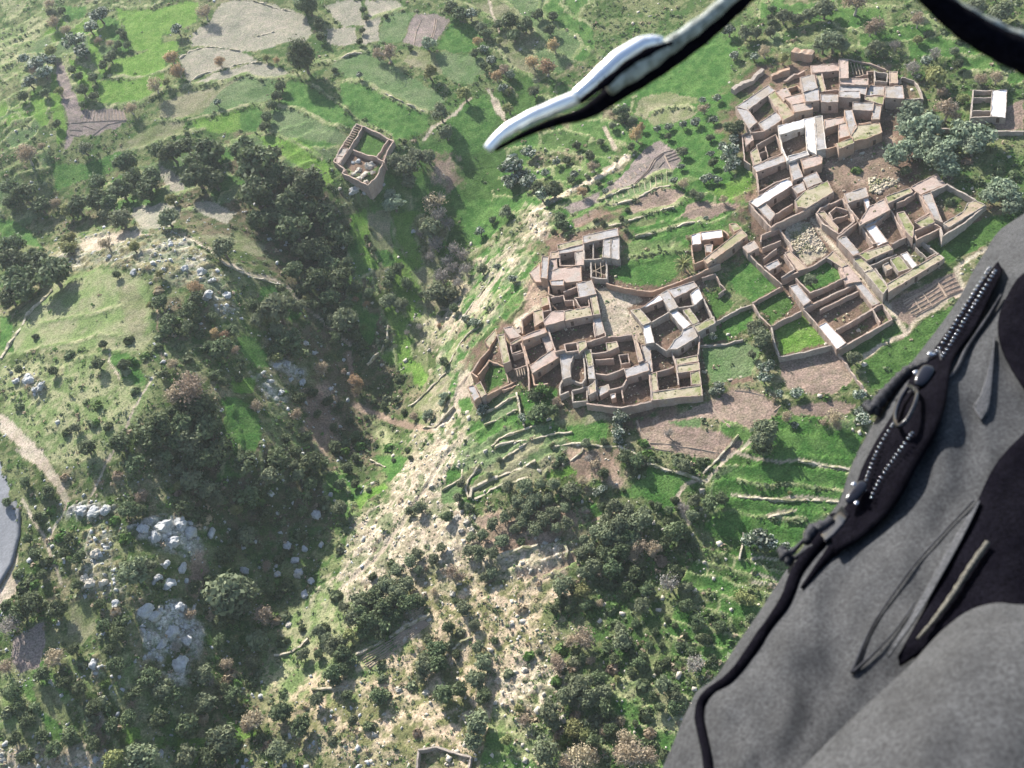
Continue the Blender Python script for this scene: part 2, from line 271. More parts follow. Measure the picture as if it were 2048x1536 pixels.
PAINT = '''
S scrubg 0,0 1500,0 2048,0 2048,450 1500,150 1300,420 1080,430 900,450 700,400 0,330
S crop 830,240 1100,180 1480,30 1480,150 1500,230 1480,420 1230,470 1080,420 960,460 850,560 780,500 700,430 800,330
S cropk 1000,160 1100,80 1200,120 1150,230 1060,300 1030,420 900,560 860,450 900,300
S scrub 1100,180 1200,140 1260,180 1250,300 1150,400 1060,440 1100,330
S dark 600,620 760,600 820,700 780,800 720,900 700,1010 600,1080 480,1080 380,1000 360,900 420,850 560,900 640,800
S dark 120,420 280,330 480,300 640,330 680,470 760,620 700,680 600,600 480,470 300,450
S pale 930,850 960,860 1000,900 950,960 960,1040 1100,1060 1080,1110 1180,1130 1120,1180 1000,1190 980,1260 900,1300 860,1360 700,1420 600,1400 560,1330 640,1220 700,1160 700,1060 780,980 860,900 870,840
S palem 820,1160 1180,1110 1230,1180 1050,1400 1120,1536 680,1536 540,1430 560,1290 760,1230
S dry 560,1290 700,1190 800,1300 700,1380 560,1400
S scrub 960,1030 1200,1010 1330,1090 1300,1200 1120,1150 1000,1080
S scrubg 1100,1200 1300,1080 1450,1130 1560,1150 1400,1350 1320,1536 1150,1536 1180,1300
S scrubg 1240,950 1700,830 1720,960 1600,1120 1440,1340 1330,1250 1400,1120 1240,1040
M crop 160,480 330,400 650,430 640,560 500,640 420,760 300,700 150,680
S pale 1000,1330 1100,1320 1150,1380 1090,1420 1010,1400
A cropy 680,60 900,60 1100,0 1160,20 1150,120 1040,180 950,200 940,260 830,300 770,290 740,200
A cropy 650,360 850,300 960,250 1040,240 1040,300 960,340 980,400 900,440 770,460 650,430
A cropy 570,470 680,470 860,450 960,430 960,500 830,590 700,605 590,600
A crop 350,30 510,40 500,90 400,130 360,90
A crop 600,100 680,110 760,300 700,310 620,180
A cropy 510,220 570,260 640,420 590,440 530,330
A cropy 400,340 530,420 550,560 500,560 420,430
A cropy 300,430 350,450 390,800 340,850 300,600
A cropy 180,520 270,600 290,740 230,740 180,620
A dry 0,150 160,120 330,40 340,90 240,200 170,330 100,400 40,460 0,480
A fallow 1290,20 1380,0 1480,0 1780,80 1830,200 1780,250 1640,260 1500,300 1390,300 1260,270 1110,270 1130,190 1220,130
A fallow 1050,330 1130,290 1250,275 1400,300 1530,360 1300,400 1130,460 1110,490 1080,420
A fallow 1110,495 1300,410 1500,365 1650,400 1700,440 1620,460 1500,450 1440,430 1250,490
A fallowg 930,610 1110,540 1250,510 1450,440 1620,470 1600,580 1490,600 1300,650 1110,690 930,690
A cropd 1300,520 1450,440 1620,470 1600,580 1490,600 1300,650 1160,680
A soilp 490,640 720,640 740,700 700,740 540,800 430,800 400,790 410,720 480,700
A fallowg 800,790 940,720 1090,700 1090,770 860,850 700,900 640,900
A cropy 1120,700 1500,610 1530,640 1520,740 1300,780 1140,770
A cropd 1600,640 1700,640 1830,700 2000,770 1990,830 1850,830 1700,790 1580,760
A soilp 330,360 370,380 440,560 490,660 470,700 430,800 400,860 380,880 390,780 400,700 370,600 330,450
A crop 300,960 500,960 700,880 760,900 650,1000 420,1080 330,1120
A crop 0,1260 180,1350 250,1450 0,1400
A fallow 930,960 990,1000 1080,1060 1080,1110 1010,1120 950,1050
A fallow 780,1210 1000,1190 1070,1230 1000,1330 830,1340 790,1290
A fallow 1140,1180 1250,1180 1390,1250 1330,1310 1160,1250
A fallowg 1170,1380 1400,1370 1560,1440 1530,1500 1400,1460 1250,1450
A cropy 1500,780 1560,780 1800,880 1900,950 1950,1020 1870,1040 1700,950 1550,850
C fallow 540,40 680,0 770,0 790,160 680,170 620,130
C fallow 800,0 1000,0 1060,60 950,90 830,120
C fallow 790,130 900,110 890,260 780,280
C cropd 920,100 1110,70 1110,100 1030,260 890,265
C soilp 1120,90 1240,90 1350,130 1270,240 1230,290 1100,290 1040,270
C crop 1380,110 1470,160 1560,250 1500,320 1360,340 1270,310 1290,240
C fallow 560,180 740,180 760,270 640,300 560,280
C cropd 1100,310 1250,330 1420,350 1560,360 1570,450 1480,540 1390,530 1290,470 1120,430 1040,400
C fallowg 1100,310 1250,330 1290,470 1120,430 1040,400
C cropd 600,390 840,330 960,420 1240,580 1320,640 1220,720 1080,650 850,550 740,510 650,470 590,430
C crop 640,530 760,530 900,600 1090,670 1200,730 1210,820 1100,900 1000,890 880,810 760,750 660,660
C crop 300,520 410,520 630,660 740,760 700,810 600,790 420,710 250,660
C cropd 200,700 350,710 520,790 700,860 690,900 500,910 330,870 200,820
C cropd 0,510 60,470 230,510 200,620 150,660 70,660 0,690
C crop 0,700 130,680 150,760 100,840 0,830
C cropy 200,870 350,880 520,990 580,1080 600,1170 540,1180 400,1060 250,960
C dirtd 1280,960 1380,990 1420,1120 1350,1190 1260,1100
C cropy 700,1380 800,1340 830,1500 720,1536
C fallowg 820,1380 950,1330 970,1536 840,1536
C dry 1030,1220 1120,1240 1120,1400 1060,1420
C crop 1320,780 1480,640 1560,600 1660,720 1600,850 1560,960 1400,1000
D fallowg 840,120 1010,150 1060,500 1080,620 960,630 880,500 830,300
D crop 880,450 1060,500 1080,620 960,630
D cropy 650,180 760,150 800,420 930,640 800,640 720,400
D cropy 1150,150 1260,100 1230,250 1180,240
D crop 1600,0 2048,0 2048,260 1850,480 1700,300
D cropy 1180,500 1290,540 1260,640 1200,660
D cropy 1060,1150 1180,1180 1170,1400 1100,1430
D crop 760,1030 930,1080 900,1250 850,1360 740,1250
D dry 1330,1020 1500,1040 1560,1200 1480,1340 1400,1200
D crop 1830,540 2048,380 2048,700 1960,680 1750,1000 1700,1060 1780,800
D crop 1560,1440 1720,1180 1850,1100 2048,780 2048,1000 1860,1200 1700,1536 1560,1536
B knoll 430,440 600,400 820,440 900,560 860,720 840,860 760,900 700,880 440,900 150,900 0,960 0,900 160,660 300,540
B fallowg 680,500 780,490 850,600 850,780 770,800 720,650
B rock 300,400 450,260 620,200 800,180 1050,190 1250,330 1300,430 1320,560 1400,620 1330,690 1200,560 1000,480 850,420 700,380 560,390 400,470
B dirt 480,240 700,180 850,200 700,260 560,300 470,300
B crop 0,870 80,900 60,680 0,680
B crop 1530,510 1600,510 1780,640 1750,700 1690,700 1640,620 1500,600
B crop 1390,790 1480,800 1560,900 1570,970 1500,980 1430,920
B crop 1280,1160 1400,1160 1480,1200 1530,1300 1530,1400 1470,1520 1400,1420 1330,1280
B cropy 1350,1040 1500,1040 1480,1130 1360,1130
B fallowg 570,1000 650,970 800,1100 760,1150 700,1120
B crop 620,880 760,900 850,1040 850,1090 750,1080 650,960
B dry 0,980 500,920 700,1100 880,1100 650,1536 280,1536 180,1400 0,1250
B dirt 0,1250 60,1290 180,1400 280,1536 230,1536 120,1450 0,1340
B rockw 1510,980 1600,1080 1660,1150 1600,1200 1540,1100
B rockw 1600,940 1680,920 1760,1000 1750,1040 1680,1010
B rock 60,1040 160,1010 260,1080 280,1120 200,1160 120,1100
B dirtd 1750,1100 1900,1080 1980,1300 1900,1500 1800,1400
B dark 950,550 1080,620 1120,800 960,820 920,640
B dark 1130,600 1240,640 1260,780 1120,800
E dirt 70,0 200,0 290,130 330,220 330,260 310,260 270,170 180,80
E rockw 620,350 720,330 830,300 880,330 960,370 950,450 900,520 850,480 740,470 640,420
E rockw 340,280 440,250 560,260 500,310 400,350 330,330
E rockw 680,760 760,750 860,740 930,800 980,900 960,980 880,960 820,1000 740,960 690,860
E rockw 800,1020 930,1010 930,1090 840,1110
E rock 420,990 480,980 500,1080 440,1120
E rock 400,400 520,360 560,600 640,700 420,680 380,600
E fallowg 310,800 330,760 420,700 450,760 470,850 400,950 330,910
E soilp 60,900 210,830 220,920 200,1050 90,1080 50,1000
E fallowg 165,1150 260,1130 310,1230 350,1310 290,1320 180,1250
E dirtd 410,1210 470,1280 520,1400 510,1450 430,1320
E dirtd 610,1140 650,1150 660,1250 620,1300
E dirt 60,620 100,640 90,690 20,730 0,740
E cropy 590,1330 680,1340 690,1400 620,1420
E cropy 1090,1290 1240,1370 1180,1400 1100,1360
E cropy 850,1390 1000,1390 950,1510 860,1490
E dirtd 880,480 960,480 990,620 960,740 900,650
R cropk 700,380 1000,520 850,740 550,640
R yard 520,640 930,810 850,960 740,1080 470,880 420,780
E dirt -200,0 0,60 34,200 70,300 86,420 84,520 60,640 10,760 -200,950
E pale 0,1450 300,1440 480,1420 520,1536 0,1536
F cropy 700,1290 950,1150 1000,1180 820,1310 740,1400
F crop 1560,1020 1640,990 1700,1040 1680,1120 1540,1160
F cropd 1500,1180 1660,1120 1700,1200 1640,1330 1500,1330
F dry 870,590 990,600 1060,680 1100,850 950,850 900,700
F crop 880,880 1200,900 1130,1020 1000,1130 950,980
F fallowg 1240,400 1350,310 1550,120 1600,200 1560,300 1500,450 1400,500 1250,450
F cropy 1180,0 1300,30 1380,150 1330,280 1250,200
F crop 1620,0 1740,0 1640,200 1560,120
F dirt 1640,440 1700,130 1790,110 1780,360 1800,420 1700,470
F dirtd 160,560 330,420 420,600 260,760 200,700
G crop 60,80 150,60 120,160 70,190
G cropd 280,180 540,80 550,150 400,250 270,280
G crop 290,330 540,180 550,270 430,340 260,450 200,430
G cropd 350,450 400,390 640,310 680,350 640,400 380,450
G cropd 370,480 640,410 700,390 560,470 420,570 300,640 240,610 350,510
G fallowg 440,570 700,400 800,380 700,520 470,640 300,690 260,660
G crop 140,770 190,700 270,690 200,790
G fallowg 180,830 430,690 700,590 720,640 500,740 240,860
G crop 850,340 1010,280 1250,260 1310,300 1280,420 1130,430 990,420 940,360
G fallowg 830,200 1060,170 1330,200 1330,250 1000,290 860,300
G soil 1510,250 1620,230 2048,160 2048,560 1850,510 1650,470 1540,380
G cropd 1780,250 2048,230 2048,310 1900,300
G dirtd 920,600 1080,490 1180,460 1370,470 1380,600 1450,700 1380,760 1200,700 1000,700
G cropy 800,690 980,620 1060,680 880,720 800,740
G crop 1600,720 1640,620 1900,700 2000,730 1880,800 1860,880 1900,1010 1700,1000 1640,900 1330,860 1480,790
G dirt 1880,790 1920,780 1890,870 1940,1000 1910,1020 1870,880
G crop 1110,950 1260,930 1300,1000 1180,1050
G pale 0,1000 200,1000 280,1100 150,1250 100,1450 0,1536
G pale 480,1340 800,1250 1000,1300 900,1440 700,1440 480,1480
G dirtd 300,1000 900,900 1040,1000 900,1200 500,1330 250,1250
H fallowg 950,70 1180,20 1400,60 1460,110 1330,130 1150,150 1040,170 980,250 890,200
H fallowg 1000,240 1050,180 1300,150 1440,190 1350,260 1060,300
H crop 1110,400 1320,300 1500,350 1470,430 1300,470
H dirt 620,680 840,560 880,560 800,620 640,740
H soilp 1010,480 1110,430 1230,510 1300,590 1260,640 1210,680 1080,720 900,810 700,890 600,930 650,850 780,740 900,600
H soilp 280,1020 450,930 600,880 600,950 450,1010 350,1050
H cropd 640,930 900,820 1080,740 1210,700 1210,790 1080,830 860,940 700,960
H soil 850,960 1100,850 1320,860 1330,920 1200,990 1000,1050 880,1090
H soil 360,1120 560,1020 640,1060 560,1130 400,1200
H crop 640,980 830,960 860,1080 660,1150
H fallowg 890,1130 1080,1090 1080,1180 930,1220
H soil 1290,1090 1350,980 1480,950 1780,970 1780,1010 1560,1080 1400,1130
H cropy 1500,870 1880,720 1930,850 1890,950 1700,960
H crop 750,1180 1400,1130 1370,1300 1300,1450 800,1400
H dry 850,1330 1320,1280 1300,1370 900,1420
H pale 0,1060 180,1030 200,1200 230,1300 0,1330
S pale 900,640 960,560 1060,440 1090,430 1080,470 1000,540 940,640 900,730 890,800 920,840 870,860 870,780
S yard 1480,200 1600,130 1800,120 1850,300 1840,350 1990,400 1900,470 1720,520 1790,640 1670,700 1560,720 1540,640 1480,520 1500,380 1490,300
S yard 1080,480 1240,450 1250,560 1420,560 1440,650 1410,800 1250,830 1000,800 940,790 940,700 1060,600
J crop 1210,390 1400,320 1700,250 1720,430 1600,500 1400,500 1250,450
J dirt 1100,520 1240,500 1420,570 1460,610 1340,670 1460,800 1480,930 1300,880 1180,880 1130,600
J dirt 480,760 700,600 760,560 760,680 560,800 500,820
J dirt 140,1200 200,1160 200,1230 150,1270 60,1500 30,1450 90,1300
J crop 60,1360 140,1340 180,1420 80,1480
J cropk 250,1120 320,1080 430,1120 430,1220 280,1310
J dirtd 590,400 700,540 720,600 600,640 500,520
J crop 540,1300 800,1270 820,1400 700,1500 560,1460
J cropd 180,1440 500,1300 520,1460 280,1536
K dirtd 690,750 800,800 1090,680 1200,600 1130,880 1240,920 1000,1000 800,1000 700,900
K soil 1690,530 2048,400 2048,600 1980,610 1700,590
L crop 290,370 420,280 580,430 600,450 430,550 330,500
L cropk 130,470 240,490 330,560 220,650
L cropk 460,560 610,480 690,560 540,690
L cropy 560,710 720,610 880,790 600,870
L crop 270,640 420,590 440,660 310,760 250,700
L crop 120,720 230,680 300,770 140,800
L crop 690,400 900,300 980,400 770,490
L cropd 130,810 380,780 480,830 440,920 430,990 280,1020 210,1050 180,1000 140,900
L soil 590,880 910,810 990,900 1040,1000 920,1100 780,1100 640,1060 600,980
L soil 200,1120 330,1070 450,1080 600,1160 580,1220 420,1310 270,1250 0,1230 0,1210
L soil 0,1290 180,1310 380,1380 260,1500 0,1450
L soil 640,1180 900,1130 1050,1160 1000,1220 700,1230
L crop 450,1380 640,1270 1100,1330 1020,1536 400,1536
L soil 1230,560 1640,360 1700,480 1370,690 1250,620
L cropk 1090,900 1200,840 1370,740 1450,660 1700,520 1900,300 1950,500 1500,900 1250,1100 1130,1050
L cropk 950,850 1280,670 1340,720 1100,890 1000,880
L cropk 1450,180 1560,150 1800,60 2048,0 1900,150 1800,220 1600,320
L dirt 620,100 760,70 880,250 760,330 640,240
L yard 290,1008 430,998 442,1030 300,1036
L dirt 780,60 1000,310 1210,520 1110,400 800,70
'''
PAINTQ = PAINT.strip().split('\n')
def run_paint(L):
    for ln in L:
        f = ln.split(); paint(f[0], f[1], [tuple(map(float, q.split(','))) for q in f[2:]])
def terraces(pts, ang, sp, tints, alt=1.0):
    # stepped field strips: every strip has its own crop, with a pale grassy bank along its lip
    P = T('S', pts); sl = bbox(P, 60)
    if sl is None: return
    u = PU[sl] + WU[sl] * .25; v = PV[sl] + WV[sl] * .25; m = inpoly(P, u, v).astype(np.float32)
    a = math.radians(ang); q = (-(PU[sl]) * math.sin(a) + PV[sl] * math.cos(a) + WV[sl] * .30 + WU[sl] * .12) / sp
    along = (PU[sl] * math.cos(a) + PV[sl] * math.sin(a)) / (sp * 4.5)
    row = np.floor(q); along = along + row * .37; cellk = (row * 7 + np.floor(along) * 13).astype(int)
    f = q - row; fa = along - np.floor(along)
    for j, k in enumerate(tints):
        if k == '-': continue
        mm = m * ((cellk % len(tints)) == j) * .9
        c, rk, cr = cls_col(k, sl); COLR[sl] = COLR[sl] * (1 - mm[..., None]) + c * mm[..., None]
        DENS[sl] = DENS[sl] * (1 - mm) + DCL.get(k, 0.0) * mm
    bank = m * np.maximum((f < .2) * 1.0, (np.minimum(fa, 1 - fa) < .022) * 1.0) * sstep(.34, .46, N5[sl] * .5 + N1[sl] * .5) * alt
    c, rk, cr = cls_col('dry', sl); COLR[sl] = COLR[sl] * (1 - bank[..., None]) + c * 1.08 * bank[..., None]
    RISE[sl] = np.maximum(RISE[sl], m * .55 * np.clip(1 - f * 1.4, 0, 1) * (m > 0)); DENS[sl] = np.where((f > .17) & (f < .3) & (m > 0), np.maximum(DENS[sl], .5), DENS[sl])
TERR = [([(1445, 850), (1720, 830), (1700, 960), (1650, 1040), (1570, 1100), (1400, 1060)], 4, 36, ['crop', 'crop', 'cropd', 'cropk']),
 ([(1400, 1100), (1570, 1110), (1540, 1250), (1440, 1340), (1330, 1300), (1350, 1180)], 12, 30, ['crop', '-', 'crop', '-']),
 ([(0, 0), (250, 0), (230, 100), (170, 200), (0, 260)], -24, 26, ['dry', 'cropd', 'cropy', '-']),
 ([(0, 230), (110, 200), (90, 420), (0, 480)], -30, 30, ['-', 'cropd', '-']),
 ([(900, 0), (1200, 0), (1190, 110), (1020, 200), (960, 130)], 40, 40, ['crop', '-', 'fallowg', 'cropd']),
 ([(1490, 0), (1800, 0), (2048, 60), (2048, 190), (1850, 110), (1560, 110)], -4, 34, ['crop', '-', 'cropd', '-']),
 ([(1090, 170), (1290, 200), (1270, 300), (1120, 400), (960, 460), (1000, 300)], 10, 34, ['crop', 'cropk', '-']),
 ([(900, 640), (960, 560), (1070, 500), (1090, 560), (960, 700), (900, 800), (870, 760)], -52, 17, ['crop', 'cropd', 'crop']),
 ([(700, 420), (900, 440), (880, 600), (850, 760), (740, 700), (680, 560)], 72, 34, ['cropy', 'fallowg', 'crop', '-']),
 ([(440, 820), (560, 800), (760, 1010), (700, 1040), (560, 960), (430, 960)], 80, 40, ['-', 'dark', 'crop', '-']),
 ([(930, 840), (1100, 830), (1150, 900), (1100, 960), (930, 1010), (900, 960)], -22, 26, ['cropd', 'crop', 'fallowg', 'cropd'], .6),
 ([(960, 1030), (1200, 1000), (1280, 1060), (1200, 1150), (1000, 1160)], -14, 30, ['-', 'dirtd', '-'], 1.0),
 ([(1000, 1380), (1300, 1330), (1400, 1400), (1340, 1536), (960, 1536)], 18, 36, ['-', 'crop', 'dry', '-']),
 ([(0, 1330), (260, 1300), (420, 1500), (420, 1536), (0, 1536)], 62, 44, ['-', 'dry', 'crop', '-']),
 ([(280, 330), (640, 240), (680, 300), (560, 380), (330, 430), (120, 420)], -18, 30, ['crop', 'cropd', '-']),
 ([(1090, 400), (1500, 330), (1500, 480), (1240, 540), (1080, 470)], -20, 32, ['-', 'crop', '-'], .8)]
_nS = [i for i, l in enumerate(PAINTQ) if not l.startswith('S ')][0]
run_paint(PAINTQ[:_nS])
for a in TERR: terraces(*a)
run_paint(PAINTQ[_nS:])
LINES = '''
B dirt 5 1080,210 1220,280 1320,370 1450,430 1640,480 1760,600 1900,720 2048,850
F dirtd 11 640,-60 680,160 700,330
F dirtd 13 700,420 860,490 1000,560 1150,600 1330,640 1430,640
F dirt 8 1430,640 1560,560 1640,430 1680,180 1740,120
S dirt 8 900,900 850,980 810,1040 760,1110 680,1180
B dirt 4 900,1040 850,1110 790,1200 760,1280 700,1380 660,1470 640,1536
B dirt 4 640,870 640,960 700,1040
B dirtd 4 920,640 930,860 960,940
E dirt 7 110,250 200,400 250,510 300,640
E dirt 4 330,240 250,400 240,450
E dirt 5 530,20 490,130 440,220
E dirt 5 530,1400 480,1250 490,1180
L dirt 9 1070,900 1180,820 1340,740 1420,650 1560,560 1700,480 1640,360
L dirt 9 1640,350 1820,240 2048,130
L dirt 9 790,60 880,180 1000,310 1100,420 1210,530 1340,730
M dirt 7 300,330 200,410 130,480 60,490 30,530 40,590 70,640
L dry 5 490,880 440,960 520,1060 640,1120
H pale 9 0,1060 150,960 330,880 520,790 640,730 850,580
S dirt 7 985,200 1000,230 1030,260
H dirt 8 640,330 700,440 720,500
A dry 5 640,450 760,460 900,440 1000,390
A dry 6 560,600 620,630 830,600 960,520 1040,510
A dry 4 1120,700 1300,660 1490,605 1540,630
A dry 5 930,700 1100,700
A dry 5 780,880 1080,780 1200,760
A dry 6 1040,510 1300,480 1450,430 1520,460 1640,460 1760,440
A dry 5 0,270 170,190 330,110
A dry 5 0,330 160,250 230,210
A dry 4 0,400 120,330
A dry 4 0,440 70,400
A dry 5 0,220 170,140 330,60
A dry 4 690,40 780,50 900,40 960,0
C dry 6 480,400 600,385 740,335 830,320
C dry 6 0,690 80,665 150,680
C dry 7 230,680 350,690 520,770 640,810 700,830
C dry 8 670,520 760,510 900,590 1060,660 1190,720
C dry 5 460,540 640,670 750,760 860,800 970,870
C dry 6 120,850 250,870 330,900 440,970 520,1010
C dry 5 830,120 950,85 1060,55
C dirt 5 1590,0 1630,120 1660,200
C dirt 6 1590,570 1640,640 1690,750
C dirt 6 1180,890 1230,820 1340,760 1480,620
H dry 7 600,930 800,850 900,810 1080,720 1200,690
H dry 7 560,980 700,970 870,940 1000,880 1080,820 1200,810
H dry 7 300,1240 560,1150 760,1140 900,1080 1100,1020 1230,990 1320,920
H dry 6 900,1250 1080,1210 1250,1160 1400,1130 1460,1100
H dry 6 1020,190 1150,160 1330,140 1400,160
H dry 6 850,1420 1050,1400 1330,1370
D dirt 8 1700,1130 1830,980 1980,780 2048,700
D dry 7 1860,1120 2048,860
D dry 7 1560,1500 1660,1330 1830,1200 1900,1100
M dirt 6 250,385 320,405 400,410 470,405 530,420 660,440
M dry 5 250,480 350,500 450,490 560,510 640,520
M dirt 6 230,530 340,545 400,550 500,545 620,555
M dry 5 130,600 220,590 300,610 500,625
M dirt 6 360,610 420,600 460,595
M dirt 5 300,770 350,760 400,770
M dirt 5 300,820 340,830 390,845
M dirt 4 305,855 350,860 390,865
B dry 5 150,890 440,830 600,780 700,800
B dry 5 230,720 440,690 600,650 720,610
B dry 4 300,1000 500,920 700,880
'''
for ln in LINES.strip().split('\n'):
    f = ln.split()
    line(f[0], f[1], float(f[2]), [tuple(map(float, q.split(','))) for q in f[3:]], rise=0.35 if f[1] in ('dry',) else 0.0)
# relief of the ground itself: clods, tussocks, ledges of bare rock, terrace lips
_h1 = fbm(GX, GY, 9.0, 6, 4) - .5; _h2 = fbm(GX, GY, 2.2, 3, 3) - .5
_rid = 1 - np.abs(fbm(GX * 0.8 + GY * .5, GY * .9 - GX * .3, 4.5, 1, 5) - .5) * 4
_rough = np.clip(.25 + CROP * .35, 0, 1)
_fine = ((GU > -200) & (GU < 2300) & (GV > -250) & (GV < 1850)).astype(np.float32)
GZ = GZ + _h1 * .9 + _fine * (_h2 * .30 * _rough + ROCK * (np.clip(_rid, -1, 1) * 1.1) + RISE)
def level(tile, pts, sink):
    P = T(tile, pts); sl = bbox(P, 90); c_ = P.mean(0); m = np.zeros(PU[sl].shape)
    for g in np.linspace(1.08, 1.75, 16): m += inpoly(c_ + (P - c_) * g, GU[sl], GV[sl]) / 16
    z = GZ[sl][m > .9].mean() - sink; GZ[sl] = GZ[sl] * (1 - m) + z * m
level('R', [(590, 330), (680, 345), (1080, 545), (960, 830), (745, 1110), (400, 950), (440, 890), (290, 800)], .2)
_ty = np.arange(NR)
def hf(x, y):
    x = np.atleast_1d(np.asarray(x, float)); y = np.atleast_1d(np.asarray(y, float))
    r = np.clip(np.interp(y, YS, _ty), 0, NR - 1.001); s = (x - XL) / (WR(y) - XL)
    c = np.clip(np.interp(s, SS, np.arange(NC)), 0, NC - 1.001)
    ri = r.astype(int); ci = c.astype(int); fr = r - ri; fc = c - ci
    return (GZ[ri, ci] * (1 - fc) + GZ[ri, ci + 1] * fc) * (1 - fr) + (GZ[ri + 1, ci] * (1 - fc) + GZ[ri + 1, ci + 1] * fc) * fr
def attr(A, x, y):
    r = np.clip(np.round(np.interp(y, YS, _ty)), 0, NR - 1).astype(int); q = (x - XL) / (WR(y) - XL)
    c = np.clip(np.round(np.interp(q, SS, np.arange(NC))), 0, NC - 1).astype(int)
    return A[r, c]
def hit(uv, dz=0.0):
    """the point above the ground by dz that photo pixel uv looks at"""
    d = rays(uv); n = len(d); dz = np.broadcast_to(np.asarray(dz, float), (n,))
    t = (70.0 - CAMH) / d[:, 2]; t1 = (-75.0 - CAMH) / d[:, 2]; done = np.zeros(n, bool); step = (t1 - t) / 160.0
    prev = t.copy()
    for i in range(161):
        P = CPOS + d * t[:, None]
        under = (P[:, 2] < hf(P[:, 0], P[:, 1]) + dz) & ~done
        done |= under
        prev = np.where(done, prev, t); t = np.where(done, t, t + step)
    a, b = prev, t
    for i in range(14):
        m = (a + b) / 2; P = CPOS + d * m[:, None]; u = P[:, 2] < hf(P[:, 0], P[:, 1]) + dz
        b = np.where(u, m, b); a = np.where(u, a, m)
    return CPOS + d * ((a + b) / 2)[:, None]

# ------------------------------------------------------------------ materials
MATS = {}
def nmat(name, build, rough=0.95, spec=0.15):
    m = bpy.data.materials.new(name); m.use_nodes = True; t = m.node_tree; t.nodes.clear()
    o = t.nodes.new('ShaderNodeOutputMaterial'); p = t.nodes.new('ShaderNodeBsdfPrincipled')
    t.links.new(p.outputs[0], o.inputs[0]); p.inputs['Roughness'].default_value = rough
    p.inputs['Specular IOR Level'].default_value = spec
    build(t, p); MATS[name] = m
    return m
def N(t, kind, **kw):
    n = t.nodes.new(kind)
    for k, v in kw.items():
        if k[0] == 'i' and k[1:].isdigit(): n.inputs[int(k[1:])].default_value = v
        else: setattr(n, k, v)
    return n
def noise(t, scale, detail=3, rough=.6, co='Object'):
    c = N(t, 'ShaderNodeTexCoord'); n = N(t, 'ShaderNodeTexNoise')
    n.inputs['Scale'].default_value = scale; n.inputs['Detail'].default_value = detail; n.inputs['Roughness'].default_value = rough
    t.links.new(c.outputs[co], n.inputs['Vector']); return n
def ramp(t, src, stops):
    r = N(t, 'ShaderNodeValToRGB'); e = r.color_ramp.elements
    while len(e) < len(stops): e.new(0.5)
    for i, (p, c) in enumerate(stops):
        e[i].position = p; e[i].color = (c[0], c[1], c[2], 1) if not isinstance(c, float) else (c, c, c, 1)
    t.links.new(src, r.inputs[0]); return r
def mixc(t, fac, a, b, mode='MIX'):
    m = N(t, 'ShaderNodeMix', data_type='RGBA', blend_type=mode)
    for s, v in ((m.inputs[0], fac), (m.inputs[6], a), (m.inputs[7], b)):
        if hasattr(v, 'is_output') or hasattr(v, 'links'): t.links.new(v, s)
        elif isinstance(v, (int, float)): s.default_value = v
        else: s.default_value = (v[0], v[1], v[2], 1)
    return m.outputs[2]
def bump(t, p, src, strength, dist):
    b = N(t, 'ShaderNodeBump'); b.inputs['Strength'].default_value = strength; b.inputs['Distance'].default_value = dist
    t.links.new(src, b.inputs['Height']); t.links.new(b.outputs[0], p.inputs['Normal'])
def m_ground(t, p):
    a = N(t, 'ShaderNodeAttribute', attribute_name='Col'); k = N(t, 'ShaderNodeAttribute', attribute_name='Kind')
    sp = N(t, 'ShaderNodeSeparateColor'); t.links.new(k.outputs[0], sp.inputs[0])
    n1 = noise(t, 2.2, 4, .7); n2 = noise(t, 0.55, 3, .6)
    r1 = ramp(t, n1.outputs[0], [(.3, .5), (.5, 1.0), (.72, 1.55)])
    c = mixc(t, 1.0, a.outputs[0], r1.outputs[0], 'MULTIPLY')
    r2 = ramp(t, n2.outputs[0], [(.35, (.85, .9, .8)), (.65, (1.15, 1.08, 1.1))])
    c = mixc(t, .8, c, r2.outputs[0], 'MULTIPLY')
    # clear stones and cracks where the ground is rock
    v = N(t, 'ShaderNodeTexVoronoi', feature='F1'); v.inputs['Scale'].default_value = .9
    tc = N(t, 'ShaderNodeTexCoord'); t.links.new(tc.outputs['Object'], v.inputs['Vector'])
    rv = ramp(t, v.outputs['Distance'], [(.1, 1.25), (.5, .95), (.8, .45)])
    mm = N(t, 'ShaderNodeMath', operation='MULTIPLY', i1=.8); t.links.new(sp.outputs[0], mm.inputs[0])
    c = mixc(t, mm.outputs[0], c, mixc(t, 1.0, c, rv.outputs[0], 'MULTIPLY'))
    t.links.new(c, p.inputs['Base Color'])
    h = noise(t, 1.6, 5, .75); b = N(t, 'ShaderNodeBump'); b.inputs['Distance'].default_value = .7
    ms = N(t, 'ShaderNodeMath', operation='MULTIPLY_ADD', i1=.5, i2=.25); t.links.new(sp.outputs[1], ms.inputs[0])
    t.links.new(ms.outputs[0], b.inputs['Strength'])
    t.links.new(h.outputs[0], b.inputs['Height']); t.links.new(b.outputs[0], p.inputs['Normal'])
nmat('ground', m_ground, 1.0, .05)
def m_two(ca, cb, scale, bs=.5, bd=.1, third=None):
    def f(t, p):
        n = noise(t, scale, 5, .65); r = ramp(t, n.outputs[0], [(.32, ca), (.68, cb)])
        c = r.outputs[0]
        if third:
            n3 = noise(t, scale * .35, 4, .7); r3 = ramp(t, n3.outputs[0], [(.48, 0.0), (.60, 1.0)])
            c = mixc(t, r3.outputs[0], c, third)
        n4 = noise(t, scale * 6, 3, .7); r4 = ramp(t, n4.outputs[0], [(.3, .78), (.7, 1.2)])
        c = mixc(t, 1.0, c, r4.outputs[0], 'MULTIPLY')
        t.links.new(c, p.inputs['Base Color'])
        if bs: bump(t, p, n4.outputs[0], bs, bd)
    return f
